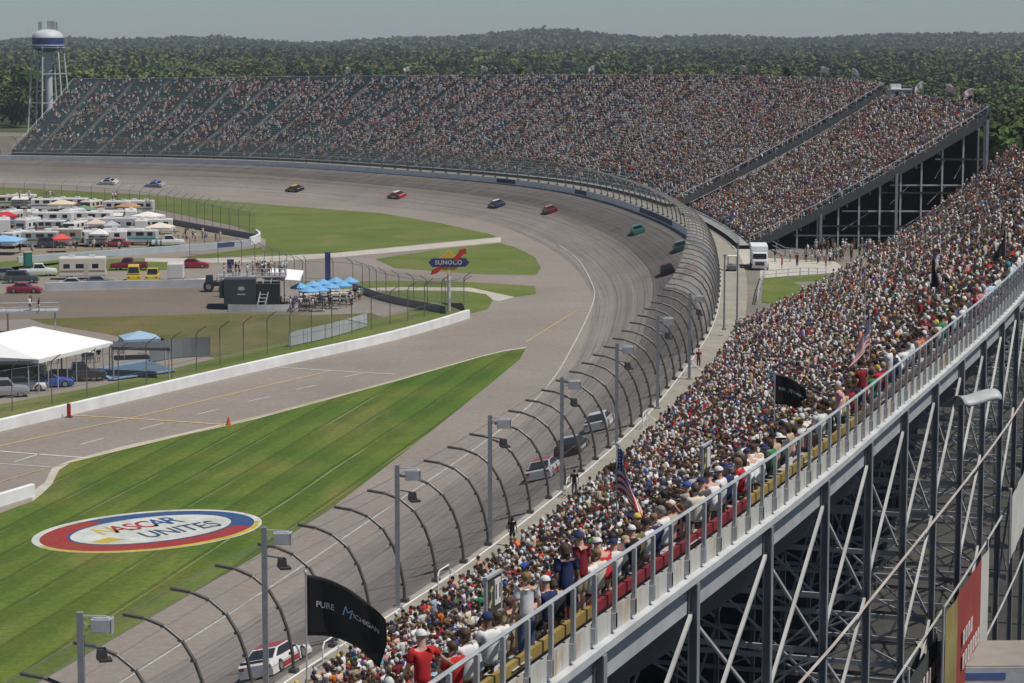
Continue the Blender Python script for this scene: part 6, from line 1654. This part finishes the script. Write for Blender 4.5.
# people picked out one by one in the photograph
def stand_spot(u, v, rows, up=1.62):
    sel = np.isin(RRk.ravel(), rows) & GOK
    P3 = np.c_[GP, GZ + up]; a, b, _ = PX(P3); i = int(np.argmin(np.where(sel, (a - u) ** 2 + (b - v) ** 2, 1e9)))
    f = ST1.face(TT.ravel()[i]); return GP[i, 0], GP[i, 1], GZ[i] + .012, math.atan2(f[1], f[0]) - math.pi / 2
SPECIAL = [(416, 642, (34, 35), 'railing', 'red', 'khaki shorts', ('cap', 'white'), 'man in a bright red shirt and white cap reaching for the back rail', -.3),
           (641, 521, (33, 34), 'standing', 'red', 'dark shorts', ('cap', 'yellow'), 'man in a red shirt and mustard cap standing at the back rail by the flag', -.5),
           (683, 484, (31, 32, 33), 'standing', 'none', 'denim shorts', ('cap', 'blue'), 'bare chested man in a blue cap standing below the back rail', .2),
           (660, 492, (33, 34), 'railing', ('tank', 'charcoal'), 'dark shorts', ('hair', 'dark'), 'man in a dark grey tank top holding on near the back rail', -.4),
           (671, 489, (32,), 'standing', 'charcoal', 'blue jeans', ('hair', 'dark'), 'dark haired person in charcoal standing between the tank top and bare chested men', .3),
           (733, 452, (31, 32), 'railing', 'pale blue', 'khaki shorts', ('hair', 'brown'), 'man in a pale blue shirt standing above the red bench board', -.2),
           (716, 470, (32, 33), 'standing', 'teal', 'white shorts', ('long_hair', 'brown'), 'woman in a teal top standing beside the dark section sign', .4),
           (583, 548, (32, 33), 'standing', 'tan', 'khaki shorts', ('hair', 'brown'), 'man in a tan shirt standing in the rows behind the yellow bench board', .5),
           (664, 478, (30,), 'standing', 'white', 'khaki shorts', ('cap', 'white'), 'man in a white shirt standing a few rows below the blue capped man', 0),
           (376, 640, (27, 28), 'leaning', 'white', 'blue jeans', ('cap', 'navy'), 'man in a white shirt and navy cap leaning forward under the waving black flag', 0)]
used = []
for (u, v, rws, ps, tp_, bt, hd, lab, da) in SPECIAL:
    x, y, z, a = stand_spot(u, v, rws, 1.62 if ps not in SIT else 1.25); person(lab, ps, (x, y, z), a + da, tp_, bt, hd, (.52, .31, .23), 1.04); used.append((x, y))
def free(Sx, pts, r=.62):
    k = np.ones(len(Sx), bool)
    for x, y in pts: k &= np.hypot(Sx[:, 0] - x, Sx[:, 1] - y) > r
    return Sx[k]
S1 = free(S1, used)
# open view to the man in red at the rail
u1, v1, d1 = PX(S1[:, :3] + np.array([0, 0, 1.1])); S1 = S1[~((d1 < 46) & (u1 > 392) & (u1 < 452))]
# the nearest spectators are built one by one
u1, v1, d1 = PX(S1[:, :3] + np.array([0, 0, 1.1]))
seen = (v1 < 690) & (u1 > 0) & (u1 < 1024)
order = np.argsort(np.where(seen, d1, 1e9))[:255]
ordn = ['top', 'second', 'third', 'fourth', 'fifth', 'sixth', 'seventh', 'eighth', 'ninth', 'tenth', 'eleventh', 'twelfth', 'thirteenth', 'fourteenth', 'fifteenth', 'sixteenth', 'seventeenth', 'eighteenth', 'nineteenth', 'twentieth']
for i in order:
    x, y, z, a, t_, r_ = S1[i]; q = 35 - int(r_)
    where = f'in the {ordn[q]} row from the back rail' if q < 20 else 'in the lower rows by the walkway'
    for tr in range(60):
        tpn = rnd.choices(LN, SW)[0]; bt = rnd.choices(list(BOT), [4, 4, 3, 3, 1])[0]
        kind = rnd.choices(['hair', 'long_hair', 'cap', 'brimmed_hat'], [6, 3, 4, .5])[0]; hc = rnd.choices(list(HAIRC), [5, 5, 1.5, .7])[0] if 'hair' in kind else rnd.choices(list(HATC), [5, 4, 1.5, 3, 2.5, 1, .4, 1.2])[0]
        ps = rnd.choices(SIT + ('standing', 'cheering'), [7, 4, .15, .8, .06])[0]; tk = rnd.random() < .14
        hw = {'hair': f'short {hc} hair', 'long_hair': f'long {hc} hair', 'cap': f'{hc} cap', 'brimmed_hat': f'{hc} brimmed hat'}[kind]
        if r_ >= 34 and rnd.random() < .22: ps = 'standing'
        if ps not in SIT and min(math.hypot(x - a_, y - b_) for a_, b_ in used) < 4: ps = 'seated'
        sw = 'standing' if ps in ('standing', 'cheering') else 'seated'
        lab = f"spectator in {tpn} {'tank top' if tk else 'shirt'}, {bt}, {hw}, {sw} {where}"
        if len(lab.split()) > 16: lab = f"{tpn} {'tank top' if tk else 'shirt'}, {bt}, {hw}, {sw} {where}"
        if lab not in LABELS and len(lab.split()) <= 16: break
    person(lab, ps, (x, y, z), a, ('tank', tpn) if tk else tpn, bt, (kind, hc), None, rnd.uniform(.93, 1.05), 'spectators in the nearest rows')
S1 = np.delete(S1, order, 0)
# a few people away from the seats
for (u, v, lab, tp_, bt, hd, gz) in [(495, 538, 'person in black standing alone on the walkway beside a floodlight pole', 'black', 'dark shorts', ('long_hair', 'dark'), 'w'), (559, 497, 'person in black standing on the walkway left of the national flag', 'black', 'blue jeans', ('hair', 'dark'), 'w'),
                                (782, 270, 'person in red walking on the path right of the white truck', 'red', 'dark shorts', ('cap', 'red'), 'o'), (797, 267, 'person in dark red on the path near the short stand', 'dark red', 'blue jeans', ('hair', 'brown'), 'o'), (826, 268, 'person in pink walking at the right end of the concrete path', 'pink', 'khaki shorts', ('hair', 'blond'), 'o'),
                                (806, 262, 'person in grey in the shade under the short stand', 'light grey', 'dark shorts', ('cap', 'black'), 'o'), (818, 264, 'person in white at the edge of the shade under the short stand', 'white', 'blue jeans', ('cap', 'white'), 'o'), (690, 372, 'person in dark red on the walkway behind the far fence posts', 'dark red', 'blue jeans', ('cap', 'red'), 'w')]:
    if gz == 'w': p = G(u, v, 5.05); i = nearW(p[0], p[1]); p = np.array([*(WC[i] + WN[i] * 1.3), WTOP[i] - .055])
    else: p = ground_out(u, v) + np.array([0, 0, .055])
    person(lab, 'standing', p, R(rnd.uniform(0, 360)), tp_, bt, hd)

# the rest of the crowd, and the small figures in the infield, as one mass
def small(Sx, tmpl, w, dmin=0):
    Sx = np.asarray(Sx); n = len(Sx); k = nr.choice(len(tmpl), n, p=np.array(w) / sum(w)); Vs, Fs, Cs = [], [], []; base = 0
    top = SHC[nr.choice(len(SHC), n, p=SWn)] * nr.uniform(.75, 1.15, (n, 1)); bot = np.array([c for _, c in BOT.values()])[nr.integers(0, 5, n)]
    sk = np.array(SKINS)[nr.choice(6, n, p=[.2, .22, .2, .18, .16, .04])] * nr.uniform(.85, 1.15, (n, 1))
    bare = nr.random(n) < .05; top[bare] = sk[bare]
    hw_ = np.array([.15, .06, .035, .045, .06, .015, .008, .03, .24, .25, .07, .035]); hats = np.array(list(HATC.values()) + list(HAIRC.values()))[nr.choice(12, n, p=hw_ / hw_.sum())] * nr.uniform(.7, 1.15, (n, 1))
    pal = np.stack([sk, top, bot, hats, np.full((n, 3), .25)], 1)
    for j, (V, F, ci) in enumerate(tmpl):
        ix = np.where(k == j)[0]
        if not len(ix): continue
        a = Sx[ix, 3]; ca, sa = np.cos(a), np.sin(a); s = nr.uniform(.92, 1.06, len(ix))
        X = (V[None, :, 0] * ca[:, None] - V[None, :, 1] * sa[:, None]) * s[:, None] + Sx[ix, 0][:, None]
        Y = (V[None, :, 0] * sa[:, None] + V[None, :, 1] * ca[:, None]) * s[:, None] + Sx[ix, 1][:, None]
        Z = V[None, :, 2] * s[:, None] + Sx[ix, 2][:, None]
        Vs.append(np.stack([X, Y, Z], -1).reshape(-1, 3)); Fs.append((F[None] + (np.arange(len(ix)) * len(V))[:, None, None]).reshape(-1, 3) + base); base += len(ix) * len(V)
        Cs.append(pal[ix][:, ci].reshape(-1, 3))
    return np.vstack(Vs), np.vstack(Fs), np.vstack(Cs)
CROWDM = mat('crowd_cloth', rough=.85, src='attr', var=.10, scale=5, spec=.2)
d = S1[:, 1]; A = small(S1[d < 135], NEAR, [4, 4, 3, .12, .9, .03]); B_ = small(S1[d >= 135], FAR, [5, 3, .4, .8])
D_ = small(S2, FAR, [5, 3, .4, .6]); E_ = small(S3, FAR, [5, 3, .4, .5])
inf = []
def here(u, v, z=0.0, n=1, sp=1.0):
    p = G(u, v, z)
    for _ in range(n): inf.append((p[0] + rnd.uniform(-sp, sp), p[1] + rnd.uniform(-sp, sp) * 1.5, z, rnd.uniform(0, 6.3), 0, 0))
o = bpy.data.objects
tz = 4.1
for k in range(22): inf.append((bp_[0] + rnd.uniform(-2.4, 5.6), bp_[1] + rnd.uniform(2.2, 6.6), tz, rnd.uniform(0, 6.3), 0, 0))
for u, v in ((303, 308), (312, 310), (322, 309), (330, 307), (338, 306), (346, 304), (352, 301), (318, 304), (282, 307), (290, 309), (272, 308), (300, 311)): here(u, v, 0, 3, 1.6)
for u, v in ((10, 248), (30, 252), (70, 250), (100, 250), (120, 250), (40, 241), (85, 241), (60, 232), (110, 233), (140, 236), (150, 220), (30, 218), (80, 216), (185, 236), (195, 240), (203, 238), (210, 242), (175, 243), (160, 249)): here(u, v, 0, 3, 2.0)
for u, v in ((118, 214), (50, 212), (26, 212)): here(u, v - 14, 3.4, 3, 1.2)
for k in range(7): p = G(8, 333); inf.append((p[0] + rnd.uniform(-5, 5), p[1] + rnd.uniform(-1, 1), 2.7, rnd.uniform(0, 6.3), 0, 0))
for u, v in ((98, 362), (125, 353), (135, 352), (155, 352), (60, 366), (8, 372), (85, 362)): here(u, v, 0, 2, 1.2)
for u, v in ((775, 262), (790, 262), (812, 262), (830, 265), (840, 262)): p = ground_out(u, v); inf.append((p[0], p[1], p[2] + .05, rnd.uniform(0, 6.3), 0, 0))
for k in range(60): p = ground_out(rnd.uniform(800, 880), rnd.uniform(246, 262)); inf.append((p[0], p[1], p[2], rnd.uniform(0, 6.3), 0, 0))
I_ = small(np.array(inf), [NEAR[4], NEAR[4]], [1, 1])
allv, allf, allc, b = [], [], [], 0
for (V, F, c_) in (A, B_, D_, E_, I_): allv.append(V); allf.append(F + b); allc.append(c_); b += len(V)
o = mesh_np('crowd', np.vstack(allv), np.vstack(allf), np.vstack(allc), CROWDM); o['kind'] = 'stuff'
o['label'] = 'packed crowd of spectators filling the stands, and small groups in the infield'
print('crowd tris', sum(len(f) for f in allf))
